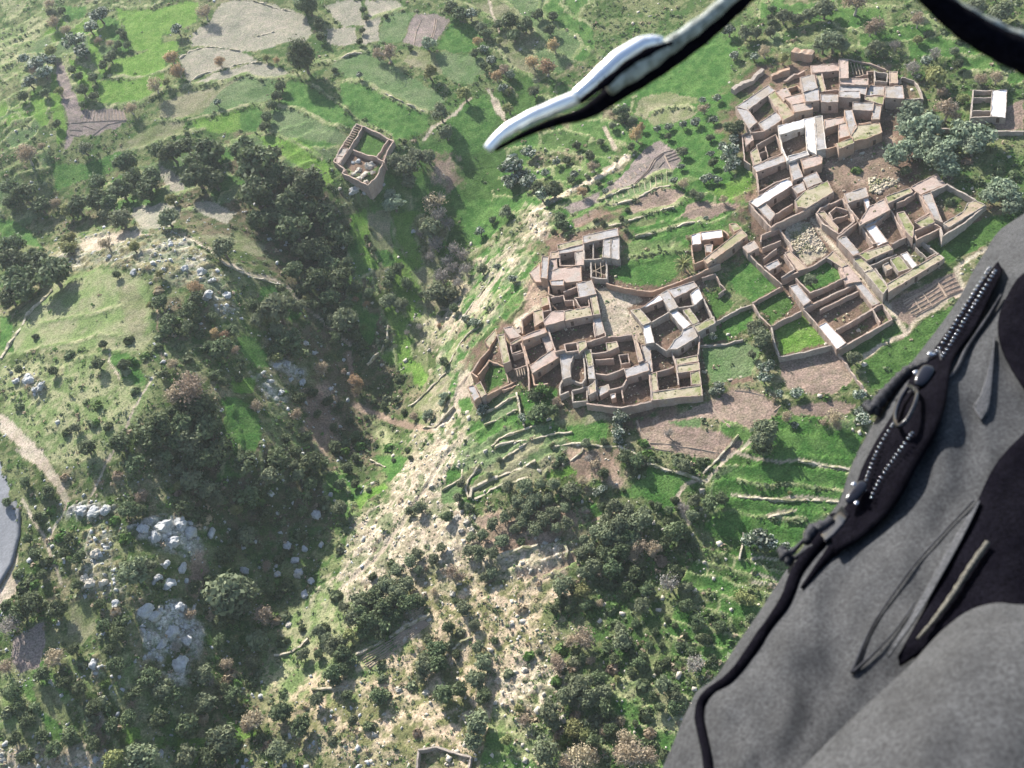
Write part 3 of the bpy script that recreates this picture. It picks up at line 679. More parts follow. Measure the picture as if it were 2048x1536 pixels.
nmat('adobe', m_two((.29, .200, .155), (.41, .310, .245), .8, .9, .2, (.34, .27, .22)))
nmat('adobe_orange', m_two((.33, .205, .14), (.42, .29, .205), .8, .9, .2, (.34, .26, .2)))
nmat('adobe_stone', m_two((.30, .245, .20), (.44, .37, .305), 1.3, 1.0, .2))
nmat('whitewash', m_two((.44, .38, .32), (.60, .55, .49), .6, .5, .08, (.42, .35, .28)))
nmat('roof_cement', m_two((.24, .22, .205), (.36, .335, .32), .4, .5, .08, (.28, .235, .19)))
nmat('roof_white', m_two((.42, .41, .41), (.66, .65, .68), .45, .4, .05, (.50, .46, .42)))
nmat('roof_pink', m_two((.30, .22, .18), (.40, .305, .255), .4, .5, .08, (.31, .265, .225)))
nmat('roof_earth', m_two((.28, .205, .145), (.38, .29, .215), .5, .4, .06, (.24, .22, .12)))
nmat('roof_moss', m_two((.27, .225, .145), (.36, .31, .215), .55, .5, .08, (.175, .185, .075)))
nmat('wood_dark', m_two((.06, .04, .03), (.12, .08, .06), 3.0, .3, .02))
nmat('wood_pale', m_two((.30, .22, .15), (.42, .33, .24), 3.0, .3, .02))
nmat('blue_paint', m_two((.12, .2, .3), (.2, .3, .42), 3.0, .1, .02))
nmat('stone', m_two((.33, .29, .23), (.54, .48, .39), .8, .8, .12))
nmat('stone_grey', m_two((.27, .27, .26), (.52, .51, .49), .6, .9, .2, (.34, .33, .28)))
nmat('wallstone', m_two((.40, .33, .24), (.62, .53, .40), 1.1, 1.0, .2, (.24, .23, .12)))
nmat('soil_ridge', m_two((.27, .20, .15), (.36, .27, .20), 1.5, .6, .1))
nmat('asphalt', m_two((.17, .17, .175), (.22, .22, .225), .3, .2, .02))
nmat('metal_sheet', m_two((.5, .5, .52), (.6, .6, .62), 1.0, .1, .02), .5, .4)
nmat('bark', m_two((.11, .085, .065), (.2, .16, .125), 3.0, .6, .05))
nmat('bark_pale', m_two((.28, .24, .2), (.4, .35, .3), 3.0, .6, .05))
def m_leaf(ca, cb):
    def f(t, p):
        a = N(t, 'ShaderNodeAttribute', attribute_name='Leaf'); oi = N(t, 'ShaderNodeObjectInfo')
        sp = N(t, 'ShaderNodeSeparateColor'); t.links.new(a.outputs[0], sp.inputs[0])
        c = mixc(t, sp.outputs[0], ca, cb)
        hv = N(t, 'ShaderNodeHueSaturation'); t.links.new(c, hv.inputs['Color'])
        mr = N(t, 'ShaderNodeMapRange', i3=.78, i4=1.22); t.links.new(oi.outputs['Random'], mr.inputs[0]); t.links.new(mr.outputs[0], hv.inputs['Value'])
        mh = N(t, 'ShaderNodeMapRange', i3=.485, i4=.515); t.links.new(oi.outputs['Random'], mh.inputs[0]); t.links.new(mh.outputs[0], hv.inputs['Hue'])
        t.links.new(hv.outputs[0], p.inputs['Base Color'])
        tr = N(t, 'ShaderNodeBsdfTranslucent'); t.links.new(hv.outputs[0], tr.inputs[0]); mx = N(t, 'ShaderNodeMixShader', i0=.28)
        o = [n for n in t.nodes if n.type == 'OUTPUT_MATERIAL'][0]
        t.links.new(p.outputs[0], mx.inputs[1]); t.links.new(tr.outputs[0], mx.inputs[2]); t.links.new(mx.outputs[0], o.inputs[0])
    return f
LEAF = {'D': ((.050, .078, .030), (.170, .200, .095)), 'O': ((.105, .130, .065), (.230, .245, .140)), 'P': ((.140, .185, .110), (.300, .340, .225)),
        'B': ((.250, .190, .120), (.430, .340, .235)), 'T': ((.320, .210, .110), (.460, .320, .180)), 'Y': ((.160, .175, .060), (.310, .300, .120)),
        'C': ((.080, .115, .065), (.480, .490, .390)), 'G': ((.080, .150, .032), (.140, .220, .060)), 'W': ((.21, .185, .16), (.34, .31, .27))}
for k, (a, b) in LEAF.items():
    nmat('leaf_' + k, m_leaf(a, b), .8, .25)

# ------------------------------------------------------------------ object helpers
def mesh_np(name, V, Fc, mat, smooth=False):
    """V (n,3), Fc: list of arrays of equal-length faces, or one array"""
    me = bpy.data.meshes.new(name)
    V = np.asarray(V, np.float32)
    if not isinstance(Fc, list): Fc = [Fc]
    Fc = [np.asarray(f, np.int32) for f in Fc if len(f)]
    me.vertices.add(len(V)); me.vertices.foreach_set('co', V.ravel())
    nl = sum(f.size for f in Fc); nf = sum(len(f) for f in Fc)
    me.loops.add(nl); me.loops.foreach_set('vertex_index', np.concatenate([f.ravel() for f in Fc]))
    me.polygons.add(nf)
    tot = np.concatenate([np.full(len(f), f.shape[1], np.int32) for f in Fc]); st = np.concatenate([[0], np.cumsum(tot)[:-1]]).astype(np.int32)
    me.polygons.foreach_set('loop_start', st)
    if smooth: me.polygons.foreach_set('use_smooth', np.ones(nf, bool))
    me.update(calc_edges=True)
    if mat: me.materials.append(MATS[mat])
    return me
def link(name, data, parent=None, label=None, cat=None, group=None, kind=None, loc=None):
    o = bpy.data.objects.new(name, data); COL.objects.link(o)
    if parent is not None: o.parent = parent
    if loc is not None: o.location = loc
    if label: o['label'] = label
    if cat: o['category'] = cat
    if group: o['group'] = group
    if kind: o['kind'] = kind
    return o
class MB:
    def __init__(s): s.v = []; s.f = []
    def add(s, V, F):
        b = len(s.v); s.v += [tuple(map(float, q)) for q in V]; s.f += [tuple(i + b for i in q) for q in F]
    def build(s, name, mat, parent=None, smooth=False, **kw):
        me = bpy.data.meshes.new(name); me.from_pydata(s.v, [], s.f)
        if smooth:
            for p in me.polygons: p.use_smooth = True
        me.materials.append(MATS[mat]); return link(name, me, parent, **kw)
# the ground sheet
_idx = np.arange(NR * NC).reshape(NR, NC)
_q = np.stack([_idx[:-1, :-1], _idx[:-1, 1:], _idx[1:, 1:], _idx[1:, :-1]], -1).reshape(-1, 4)
gm = mesh_np('ground', np.stack([GX.ravel(), GY.ravel(), GZ.ravel()], 1), _q, 'ground', True)
for nm, arr in (('Col', COLR.reshape(-1, 3)), ('Kind', np.stack([ROCK.ravel(), np.clip(CROP.ravel(), 0, 1), ROCK.ravel() * 0], 1))):
    at = gm.color_attributes.new(nm, 'FLOAT_COLOR', 'POINT')
    at.data.foreach_set('color', np.hstack([arr, np.ones((len(arr), 1))]).astype(np.float32).ravel())
link('ground', gm, kind='structure')
# ------------------------------------------------------------------ mud-brick houses, yard walls
def area2(P):
    return 0.5 * sum(P[i][0] * P[(i + 1) % len(P)][1] - P[(i + 1) % len(P)][0] * P[i][1] for i in range(len(P)))
def subdiv(P, step, closed=True):
    out = []; n = len(P)
    for i in range(n if closed else n - 1):
        a = np.array(P[i], float); b = np.array(P[(i + 1) % n], float); L = np.linalg.norm(b[:2] - a[:2]); k = max(1, int(round(L / step)))
        for j in range(k): out.append(a + (b - a) * j / k)
    if not closed: out.append(np.array(P[-1], float))
    return out
def inset(P, d):
    n = len(P); out = []
    for i in range(n):
        a, b, c = P[i - 1][:2], P[i][:2], P[(i + 1) % n][:2]
        e1 = (b - a) / (np.linalg.norm(b - a) + 1e-9); e2 = (c - b) / (np.linalg.norm(c - b) + 1e-9)
        n1 = np.array([-e1[1], e1[0]]); n2 = np.array([-e2[1], e2[0]]); m = n1 + n2; L = np.linalg.norm(m)
        m = n1 if L < .3 else m / L
        k = min(d / max(.35, float(m @ n1)), d * 2.2)
        out.append(b + m * k)
    return out
def boxm(mb, c, ax, ay, az, sx, sy, sz):
    c = np.array(c, float); ax, ay, az = [np.array(q, float) for q in (ax, ay, az)]
    V = [c + ax * sx * i + ay * sy * j + az * sz * k for i in (-.5, .5) for j in (-.5, .5) for k in (-.5, .5)]
    mb.add(V, [(0, 1, 3, 2), (4, 6, 7, 5), (0, 4, 5, 1), (2, 3, 7, 6), (0, 2, 6, 4), (1, 5, 7, 3)])
HS = .57
ROOFS = []
def room(parent, Zb, tile, pts, h, roof, wmat, opening=True):
    h *= HS; top = Zb + h + R_.uniform(-.03, .05)
    W = [q for q in at_plane(T(tile, pts), top)]
    if area2(W) < 0: W = W[::-1]
    P = subdiv([q + np.array([R_.uniform(-.05, .05), R_.uniform(-.05, .05), 0]) for q in W], .9)
    P = [q + np.array([R_.uniform(-.06, .06), R_.uniform(-.06, .06), 0]) for q in P]
    n = len(P); I = inset(P, .2); par = .17 if h > 1 else .08
    tj = [R_.uniform(-.10, .08) - (.3 * R_.random() if R_.random() < .16 else 0) for _ in range(n)]
    V = [(q[0], q[1], Zb - 4.0) for q in P] + [(q[0], q[1], top + t) for q, t in zip(P, tj)] + \
        [(q[0], q[1], top + t * .8 - .02) for q, t in zip(I, tj)] + [(q[0], q[1], top - par - .06) for q in I]
    F = []
    for i in range(n):
        j = (i + 1) % n
        F += [(i, j, n + j, n + i), (n + i, n + j, 2 * n + j, 2 * n + i), (2 * n + i, 2 * n + j, 3 * n + j, 3 * n + i)]
    mb = MB(); mb.add(V, F); wo_ = mb.build('wall', wmat, parent)
    rb = MB(); rb.add([(q[0], q[1], top - par + R_.uniform(-.03, .03)) for q in inset(P, .15)], [tuple(range(n))])
    rb.build('roof', roof, parent); ROOFS.append((roof, [q for q in W], top - par))
    if opening and h > 1.4:
        m = len(W)
        for i in range(m):
            a, b = W[i][:2], W[(i + 1) % m][:2]; e = b - a; L = np.linalg.norm(e); e = e / L; nn = np.array([e[1], -e[0]])
            if nn[1] > -.25 or L < 3.0: continue
            c = (a + b) / 2; ez = (0, 0, 1); k = int(L // 3.2)
            dpos = R_.randrange(max(1, k))
            for s in range(max(1, k)):
                if R_.random() < .1: continue
                f = (s + .5) / max(1, k) - .5 + R_.uniform(-.05, .05); q = c + e * L * f + nn * .0
                ob = MB()
                if s == dpos and h < 3.1: z, ww, hh, nm, mt = Zb + .8, .8, 1.5, 'door', R_.choice(['wood_dark', 'wood_dark', 'wood_dark', 'wood_pale'])
                else: z, ww, hh, nm, mt = top - .85, .5, .5, 'window', 'wood_dark'
                boxm(ob, (q[0], q[1], z), (e[0], e[1], 0), (nn[0], nn[1], 0), ez, ww, .14, hh)
                ob.build(nm, mt, wo_)
def wallstrip(parent, W, zb, th, mat, name='wall', ruin=.08, lab=None, **kw):
    """W: centre line points (x,y,ztop); zb: function giving the foot"""
    P = subdiv(W, 1.0, False); n = len(P); V = []; F = []
    zs = np.array([q[2] for q in P])
    for _ in range(3): zs[1:-1] = (zs[:-2] + zs[1:-1] * 2 + zs[2:]) / 4
    low = 0.0
    for i, q in enumerate(P):
        a = P[max(0, i - 1)][:2]; b = P[min(n - 1, i + 1)][:2]; e = (b - a) / (np.linalg.norm(b - a) + 1e-9); nn = np.array([-e[1], e[0]])
        low = low * .6 + R_.uniform(-ruin, ruin * .8) * 1.9
        t = th * .42 * R_.uniform(.8, 1.2); z = zs[i] + low; f = min(zb(q), z - .2)
        c = q[:2] + nn * R_.uniform(-.06, .06)
        l, r = c + nn * t, c - nn * t; l2, r2 = c + nn * t * 1.25, c - nn * t * 1.25
        V += [(l2[0], l2[1], f), (l[0], l[1], z + R_.uniform(-.05, .05)), (r[0], r[1], z + R_.uniform(-.05, .05)), (r2[0], r2[1], f)]
    for i in range(n - 1):
        b = 4 * i; F += [(b, b + 4, b + 5, b + 1), (b + 1, b + 5, b + 6, b + 2), (b + 2, b + 6, b + 7, b + 3)]
    F += [(0, 1, 2, 3), (4 * n - 4, 4 * n - 1, 4 * n - 2, 4 * n - 3)]
    mb = MB(); mb.add(V, F); return mb.build(name, mat, parent, **kw)
HOUSES = '''
H ruined square courtyard house of earth walls with pale boulders inside its yard|ruin|adobe
w R 3.60 .55 590,300 675,325 1010,490 1070,520
w R 3.60 .5 590,300 480,470 300,780 440,875
w R 3.50 .5 440,875 410,930 580,1010 740,1090 840,980 930,800
w R 3.50 .45 665,330 600,470 500,610 365,820
w R 3.40 .5 550,635 700,690 850,735 955,795
w R 3.31 .5 1070,520 1010,620 930,780
w R 3.40 .4 1000,500 930,600 850,730
w R 3.40 .3 465,890 430,925
r R 3.40 roof_cement 395,612 490,615 430,720 335,705
r R 3.31 roof_pink 340,712 425,725 370,810 330,800
r R 1.19 roof_moss 985,540 1045,545 930,760 880,740
H detached rectangular house with a bright white roof beside three roofless cells|house|adobe_stone
r N 3.2 roof_white 1832,606 1935,600 1925,790 1822,785
w N 3.1 .45 1830,606 1706,606 1690,792 1822,787
w N 3.0 .35 1702,658 1830,658
w N 3.0 .35 1696,745 1824,745
H courtyard house with cement roofs on four sides round a pink yard, village's top left|house|adobe
r N 4.0 roof_cement 103,720 325,570 372,605 188,738
r N 4.0 roof_cement 103,720 188,738 252,820 195,868
r N 3.8 roof_cement 255,830 375,750 430,800 300,882
r N 4.1 roof_moss 320,640 375,605 432,690 385,742
w N 3.6 .4 195,868 210,890 300,882
H row of low pink earth roofs stepping down between two cement roofed houses|house|adobe_orange
r N 4.0 roof_pink 370,612 450,585 480,640 430,682
r N 4.6 roof_pink 430,655 560,622 572,690 480,705
r N 5.0 roof_pink 480,705 617,675 625,735 497,757
r N 4.2 roof_earth 375,700 440,690 500,770 425,812
w N 3.2 .4 450,600 520,575 545,600
H tall house with two stepped grey cement roofs beside a green roof strip|house|adobe
r N 6.0 roof_cement 538,518 635,495 660,590 560,620
r N 5.7 roof_cement 560,622 665,592 672,676 575,682
r N 4.2 roof_moss 637,480 680,478 715,612 672,622
H yard house with a tall narrow pink roof rising at the top edge of the village|house|adobe
r N 6.2 roof_pink 800,395 865,395 866,525 803,525
r N 4.0 roof_pink 608,440 800,422 801,474 620,490
w N 3.6 .4 683,486 712,612 800,606
r N 5.0 roof_pink 808,527 1000,527 1000,572 808,566
r N 4.0 roof_cement 803,568 992,578 982,640 945,628 800,612
r N 5.4 roof_cement 800,612 945,610 945,660 800,652
r N 5.0 roof_cement 675,632 797,632 797,686 680,686
w N 3.0 .4 865,400 925,412 1010,425 1120,470
w N 3.0 .4 866,525 995,500 990,480 1035,476
H small roofless hut with pale plastered inner walls at the village's top edge|ruin|adobe_stone
w N 3.4 .4 1040,475 1130,492 1125,550 1045,545 1040,475
r N 3.6 roof_earth 1140,480 1195,480 1200,560 1140,560
w N 2.0 .4 1200,560 1225,520 1310,540 1340,580 1370,665 1245,665
H tall cement roofed house with small windows, above the pale silvery trees|house|adobe
r N 6.0 roof_cement 1112,580 1230,575 1245,665 1112,657
r N 4.2 roof_moss 975,645 1108,645 1100,702 1042,690 975,672
r N 3.6 roof_cement 1010,575 1108,580 1106,640 985,640
H tall U-shaped house with grey roofs and a grassy roofed front above the square|house|adobe_orange
r N 6.0 roof_cement 893,685 1038,690 1030,745 893,738
r N 5.5 roof_cement 835,740 893,738 915,830 925,855 880,915 850,820
r N 5.5 roof_cement 1035,702 1090,710 1076,800 1018,806
w N 4.0 .4 925,830 1075,822
r N 5.4 roof_moss 905,842 1078,825 1092,890 1000,930 905,948 882,918
r N 5.7 roof_moss 783,962 893,925 905,960 800,1002
r N 4.4 roof_pink 795,837 850,820 880,912 800,935
r N 4.2 roof_pink 700,802 835,785 842,820 795,837 706,864
w N 3.8 .4 715,1002 778,982 783,962
H house with a bright whitewashed L-shaped roof round a dark yard|house|whitewash
r N 4.5 roof_white 388,848 560,800 570,855 400,908
r N 4.6 roof_white 560,800 632,785 635,815 650,1040 585,1000 572,855
r N 4.7 roof_cement 634,785 690,778 716,1000 652,1012
w N 4.2 .4 400,908 420,1000 456,1082
r N 4.1 roof_cement 455,1052 588,1012 600,1042 460,1086
H low earth roofed annex overlooking the village square below the white L-shaped roof|house|adobe_orange
r N 5.0 roof_pink 542,1075 660,1040 690,1060 685,1102 567,1140
r N 4.0 roof_cement 462,1097 522,1086 562,1190 492,1216
H left-hand house with a thin white-walled two-cell enclosure on its roof terrace|house|adobe
w N 3.9 .28 245,975 375,905 430,1025 280,1090 245,975
w N 3.7 .22 305,985 324,1056
w N 3.7 .22 270,1030 312,1015
r N 4.0 roof_moss 205,1022 250,985 281,1090 230,1112
r N 4.2 roof_cement 215,1117 430,1040 446,1086 245,1160
w N 3.8 .45 245,1160 262,1290 360,1235 470,1195
r N 3.6 roof_pink 165,917 215,900 226,940 170,985
w N 3.4 .4 150,912 260,862 390,862
w N 3.4 .4 150,912 165,1080 205,1110
H house with one long white roof strip and a dark yard, below left of the square|house|adobe
r N 4.3 roof_white 195,1360 440,1200 482,1215 490,1245 250,1397
r N 4.0 roof_cement 250,1397 308,1367 375,1442 337,1490
r N 4.2 roof_cement 483,1260 560,1222 582,1280 520,1302
r N 4.9 roof_cement 552,1195 650,1155 690,1222 592,1262
r N 4.8 roof_moss 575,1282 725,1215 765,1292 580,1402 520,1392 502,1352
w N 3.6 .4 375,1442 490,1372
w N 3.8 .5 197,1370 270,1450 345,1530 380,1502 600,1405 765,1295
r N .6 roof_earth 800,1212 900,1165 980,1242 872,1300 790,1272
H narrow house with a grey roof above a small deep yard, just below the square|house|adobe
r N 4.2 roof_cement 835,1302 985,1255 1000,1320 860,1367
r N 3.4 roof_white 958,1330 1000,1322 1014,1400 990,1420
w N 3.6 .4 850,1367 935,1480
r N 4.5 roof_pink 1002,1390 1105,1337 1150,1412 937,1522 945,1480
H long house with a grassy roof joined to a pink roof below the square|house|adobe
r N 4.2 roof_moss 1110,1322 1280,1262 1300,1292 1130,1370
r N 4.2 roof_pink 1282,1258 1460,1165 1520,1240 1352,1310
w K 3.6 .4 1190,1095 1240,1080 1330,1020
w K 3.6 .4 1340,1030 1410,1165 1310,1222
r K 4.0 roof_moss 1190,1162 1240,1150 1310,1255 1300,1335 1250,1290
r K 3.9 roof_moss 1312,1226 1412,1176 1450,1222 1362,1262
w K 3.6 .4 1300,1290 1440,1232 1490,1262 1325,1342 1300,1290
H large yard house with pale plastered walls, rightmost in the village|house|adobe_stone
r K 4.0 roof_cement 1358,1042 1422,1022 1502,1230 1442,1205
r K 4.2 roof_earth 1665,1095 1720,1078 1792,1110 1540,1262 1502,1232 1640,1150
w K 4.4 .5 1420,1020 1530,970 1722,1075
w K 3.8 .5 1795,1112 1650,1225 1500,1322 1485,1265
H crumbling roofless ruin with wavy curved walls between the two village halves|ruin|adobe
w K 3.4 .5 740,1100 680,1130 648,1165 690,1230 800,1310 905,1220 880,1150 825,1070 740,1100
w K 3.0 .4 735,1160 780,1120 860,1140
r K 3.0 roof_earth 655,1160 700,1150 800,1262 790,1300
w K 3.0 .4 735,1160 760,1210 860,1175
H double yard house with a white roof strip between two dark yards|house|adobe
w L 3.8 .4 935,165 1060,68 1150,200 1240,190
r L 4.0 roof_white 1102,105 1160,80 1240,188 1180,212
r L 4.4 roof_cement 1062,68 1112,40 1245,-28 1250,10 1160,80 1102,104
w L 3.8 .4 1255,0 1345,160 1262,200
r L 3.8 roof_cement 932,168 988,150 1068,250 1030,272
r L 4.0 roof_moss 1060,262 1240,202 1270,232 1110,300
w L 3.6 .4 1030,272 1060,262 1150,215
H walled compound of low grassy roofs with one bright white roof above the garden beds|house|adobe_stone
r L 3.6 roof_moss 1030,292 1080,277 1150,350 1100,370
r L 3.6 roof_moss 1102,372 1152,352 1242,462 1208,500
r L 3.7 roof_moss 1228,440 1540,256 1568,290 1244,488
w L 3.4 .35 1130,332 1290,262
r L 4.0 roof_white 1312,262 1352,246 1416,330 1382,345
r L 3.6 roof_moss 1250,292 1308,268 1370,348 1300,368
w L 3.6 .5 1390,205 1442,190 1572,288
w L 3.2 .3 1400,220 1470,285 1530,255
w L 3.2 .35 1160,345 1228,440
r L 3.4 roof_earth 1205,325 1240,310 1265,345 1230,360
H earth house of four dark roofless cells beside the rubble heap|house|adobe
r L 4.2 roof_pink 370,217 440,177 470,225 402,256
w L 3.6 .4 480,190 485,150 590,110 652,195 672,245
w L 3.4 .35 490,225 600,180
w L 3.2 .4 402,256 500,350 605,442
w L 3.2 .4 620,262 682,352 602,402
r L 3.4 roof_cement 500,332 580,292 600,322 532,362
r L 3.2 roof_earth 622,252 652,240 762,345 702,362
w L 3.2 .35 495,290 575,230
H enclosed garden yard with one round grey-green tree inside|yard|adobe
w L 3.0 .45 605,410 700,370 810,320 892,262
r L 3.0 roof_earth 872,282 910,242 992,322 962,342
w L 3.0 .4 962,342 985,402 880,450 775,492 690,405
r L 2.8 roof_pink 942,342 1002,322 1080,422 985,440
r L 3.2 roof_cement 650,452 700,437 782,540 732,570
H big walled animal yard split by an inner wall, pale sheet roof in its corner|yard|adobe
w L 3.2 .5 735,590 800,555 1000,460 1075,422
w L 3.0 .4 832,592 960,530 1060,482
w L 3.0 .45 932,712 1060,640 1172,572 1205,560 1262,650 1100,740 940,830
w L 3.0 .35 1142,585 1192,668
r L 3.3 roof_white 820,690 870,662 992,790 932,830
r L 3.3 roof_cement 1042,442 1078,424 1192,550 1142,572
w L 3.0 .4 735,590 780,640 822,690
H whitewashed house with a long ramped earth roof beside the palm tree|house|adobe_orange
r L 4.0 roof_white 66,150 122,130 127,200 70,206
r L 4.1 roof_white 122,130 250,115 256,160 127,180
r L 3.6 roof_cement 145,207 198,200 190,252 150,250
r L 4.6 roof_earth 137,292 365,112 402,150 162,322
r L 4.2 roof_moss 290,82 332,75 368,108 322,130
w L 3.4 .4 68,207 72,260 85,318 138,300
w L 3.5 .4 258,120 290,150
H cement roofed house with a dark open hall, top of the lower left village|house|adobe_stone
r J 4.6 roof_cement 1003,117 1272,57 1280,118 1010,176
r J 4.3 roof_cement 1162,150 1218,140 1215,285 1155,285
r J 4.1 roof_cement 1222,140 1283,130 1285,300 1220,288
w J 3.8 .4 1012,178 1018,300 1150,290
w J 3.6 .3 1085,170 1085,290
H terraced house with a mossy roof panel above a small open yard beside the cement hall|house|adobe
r J 4.2 roof_moss 810,187 1004,140 1010,180 817,230
r J 4.0 roof_cement 817,230 1010,182 1010,226 832,256
r J 4.0 roof_earth 760,242 826,232 830,288 760,290
r J 4.2 roof_pink 947,242 1015,227 1015,340 950,346
w J 3.8 .4 832,258 832,345 948,346
H tall orange earth house with a dark grey slab roof and pink terraces|house|adobe_orange
r J 6.0 roof_cement 695,270 755,275 737,445 685,436
r J 4.2 roof_pink 757,296 810,292 816,385 747,387
r J 4.4 roof_pink 742,392 820,362 996,350 1000,460 870,475 740,452
r J 5.4 roof_cement 757,456 865,450 866,495 767,497
r J 1.6 roof_pink 602,400 684,325 686,440 738,470 650,470
w J 3.8 .4 745,470 748,560 790,575
H roofless stone ruin cell with fallen beams below the cement hall|ruin|adobe_stone
w J 3.2 .5 1067,305 1185,305 1188,440 1070,430 1067,305
H house with a crumbling ochre yard and green roof beside the sandy lane|house|adobe
r J 4.6 roof_cement 958,480 1076,450 1112,560 976,590
w J 3.8 .4 860,545 960,507
w J 3.6 .4 765,590 860,570 872,612 935,605 940,652
w J 3.6 .35 945,590 1050,580 1055,650 990,665 945,590
w J 3.8 .4 745,585 765,690
r J 4.1 roof_moss 866,686 1060,656 1080,722 872,762
r J 4.2 roof_moss 1057,570 1110,562 1140,712 1087,722
r J 4.2 roof_pink 706,765 772,692 864,686 866,762 720,802
w J 3.6 .35 700,692 765,680 772,740 710,755 700,692
H ruined corner house with a round ochre rubble pit on the left slope side|ruin|adobe_orange
r J 4.0 roof_earth 627,692 700,670 716,760 640,810
w J 3.4 .4 625,695 545,760 550,862
r J 4.8 roof_pink 540,882 720,812 736,850 550,916
r J 3.6 roof_earth 680,590 740,580 750,640 690,660
H L-shaped pink roofed house round a dark yard in the middle of the lower village|house|adobe_orange
r J 4.2 roof_pink 690,878 740,852 790,958 742,1012
r J 4.3 roof_pink 742,1000 800,962 826,1042 622,1162 602,1100
w J 3.6 .4 550,916 600,1092
w J 3.4 .4 622,1165 640,1250 742,1238
H large dark yard with a broken whitish roof strip behind the sandy lane|yard|adobe
w J 3.8 .45 735,802 800,1000 870,985
r J 3.6 roof_cement 1086,752 1140,732 1176,852 1112,880
w J 3.6 .4 1176,852 1180,882 1040,922
w J 3.6 .4 1082,722 1100,885
w J 3.4 .4 868,940 960,930 972,990 882,1002 868,940
r J 3.6 roof_moss 966,922 1030,912 1040,960 976,1010
H broken plaster roofed house between two roofless rooms|house|adobe_stone
r J 3.8 roof_cement 830,1012 920,1000 940,1030 912,1100 916,1190 852,1210
w J 3.6 .45 940,1022 1012,1012 1028,1200 1000,1240
r J 4.0 roof_moss 1015,988 1070,980 1090,1100 1042,1110
r J 4.0 roof_cement 1042,1112 1090,1102 1106,1200 1047,1206
r J 3.6 roof_earth 1046,1262 1104,1212 1110,1300 1052,1330
w J 1.6 .5 852,1215 830,1260 835,1330 900,1300
w J 1.6 .5 852,1225 930,1215 1000,1240
w J 1.8 .4 925,1296 1040,1262 1040,1370 930,1380 925,1296
H walled house with a small green square roof over wavy inner walls|house|adobe
w J 3.8 .45 1035,925 1170,892 1380,867
r J 4.0 roof_moss 1180,932 1265,917 1280,960 1190,1000
w J 3.6 .4 1075,1012 1190,1000
w J 3.2 .4 1105,1162 1190,1172 1260,1150 1322,1122
w J 3.2 .3 1282,1022 1350,1012 1360,1080 1300,1090 1282,1022
r J 3.8 roof_earth 1385,870 1410,866 1466,1062 1430,1082
w J 3.4 .35 1100,1060 1240,1050
H yard house with a slanting grey roof and bright wall behind the bottom wall|house|adobe
r J 4.6 roof_cement 1320,1132 1500,1066 1512,1140 1340,1196
w J 3.6 .4 1508,1142 1520,1250 1530,1368
w J 3.4 .4 1345,1200 1310,1262 1200,1290
r J 3.0 roof_cement 1115,1272 1200,1242 1215,1290 1137,1335
r J 2.8 roof_white 1215,1322 1255,1310 1260,1345 1222,1355
w J 3.2 .4 1110,1205 1118,1332
w J 3.4 .5 1035,1392 1120,1402 1200,1412 1300,1422 1420,1398 1530,1372
w J 2.8 .35 1300,1265 1310,1350
H compound edged by flat grassy roofs at the lower right corner of the lower village|house|adobe
r J 3.6 roof_moss 1530,1302 1720,1274 1908,1247 1920,1330 1722,1345 1534,1366
r J 3.6 roof_moss 1820,1156 1894,1142 1908,1245 1826,1250
r J 3.5 roof_moss 1720,1102 1890,1076 1895,1136 1726,1160
r J 3.4 roof_moss 1706,1052 1880,1022 1890,1070 1716,1100
w J 3.6 .4 1892,862 1890,950 1882,1020
w J 3.4 .4 1682,1000 1715,1100 1735,1250
w J 3.2 .35 1520,1162 1620,1140 1700,1112
r J 3.8 roof_cement 1445,947 1515,940 1540,1150 1512,1152 1470,1060
r J 3.7 roof_moss 1516,1162 1570,1150 1582,1290 1532,1300
H whitewashed block with three small yards beside the sandy lane|house|adobe_stone
r J 4.2 roof_white 1442,672 1590,560 1622,600 1500,655
r J 4.1 roof_moss 1365,680 1440,672 1530,770 1462,800
r J 4.3 roof_cement 1590,560 1650,527 1732,660 1665,690
r J 4.4 roof_cement 1650,527 1850,462 1880,505 1700,590
r J 4.2 roof_white 1820,560 1885,505 1920,592 1850,650
w J 3.7 .35 1532,770 1660,700
w J 3.7 .35 1732,662 1850,650
r J 4.0 roof_moss 1765,682 1820,666 1892,770 1840,790
w J 3.8 .4 1920,592 1975,700 2012,780
r J 3.8 roof_moss 1842,800 2002,732 2016,780 1882,850
H whitewashed yard house with a large dark yard and a white terrace on its left side|house|adobe_stone
r J 4.0 roof_white 1662,702 1722,682 1832,790 1772,830
r J 4.1 roof_white 1460,802 1520,786 1552,930 1482,940
r J 3.8 roof_cement 1762,832 1840,802 1882,882 1800,930 1722,980 1650,980 1700,910 1752,870
w J 3.5 .35 1552,930 1640,990 1682,978
w J 3.5 .35 1530,780 1660,712
H low house with pale and mossy roof strips by the slope edge of the lower village|house|adobe
r J 4.0 roof_moss 357,872 410,862 456,1070 402,1090
r J 4.2 roof_pink 402,817 470,802 540,880 456,900
r J 4.0 roof_moss 455,932 540,882 546,910 460,952
w J 3.6 .4 460,955 470,1010 540,992
w J 3.6 .45 540,932 580,1060 595,1160 600,1290
w J 3.4 .3 470,1022 560,1002 580,1100 490,1130
r J 3.6 roof_cement 470,840 530,800 540,850 500,870
H walled garden compound with a bright ochre front wall at the village's leftmost tip|yard|adobe_orange
r J 3.6 roof_moss 260,920 345,822 362,870 300,970
w J 3.2 .4 300,975 230,1050 160,1152 210,1190
w J 3.0 .4 210,1172 260,1110 302,1060
w J 3.0 .4 290,1062 420,1112 442,1232
w J 3.0 .4 270,1332 400,1270 530,1210
w J 2.8 .4 395,1292 470,1270 540,1240
r J 3.8 roof_cement 130,1262 182,1250 230,1340 180,1372
r J 3.6 roof_moss 186,1250 230,1222 280,1322 236,1340
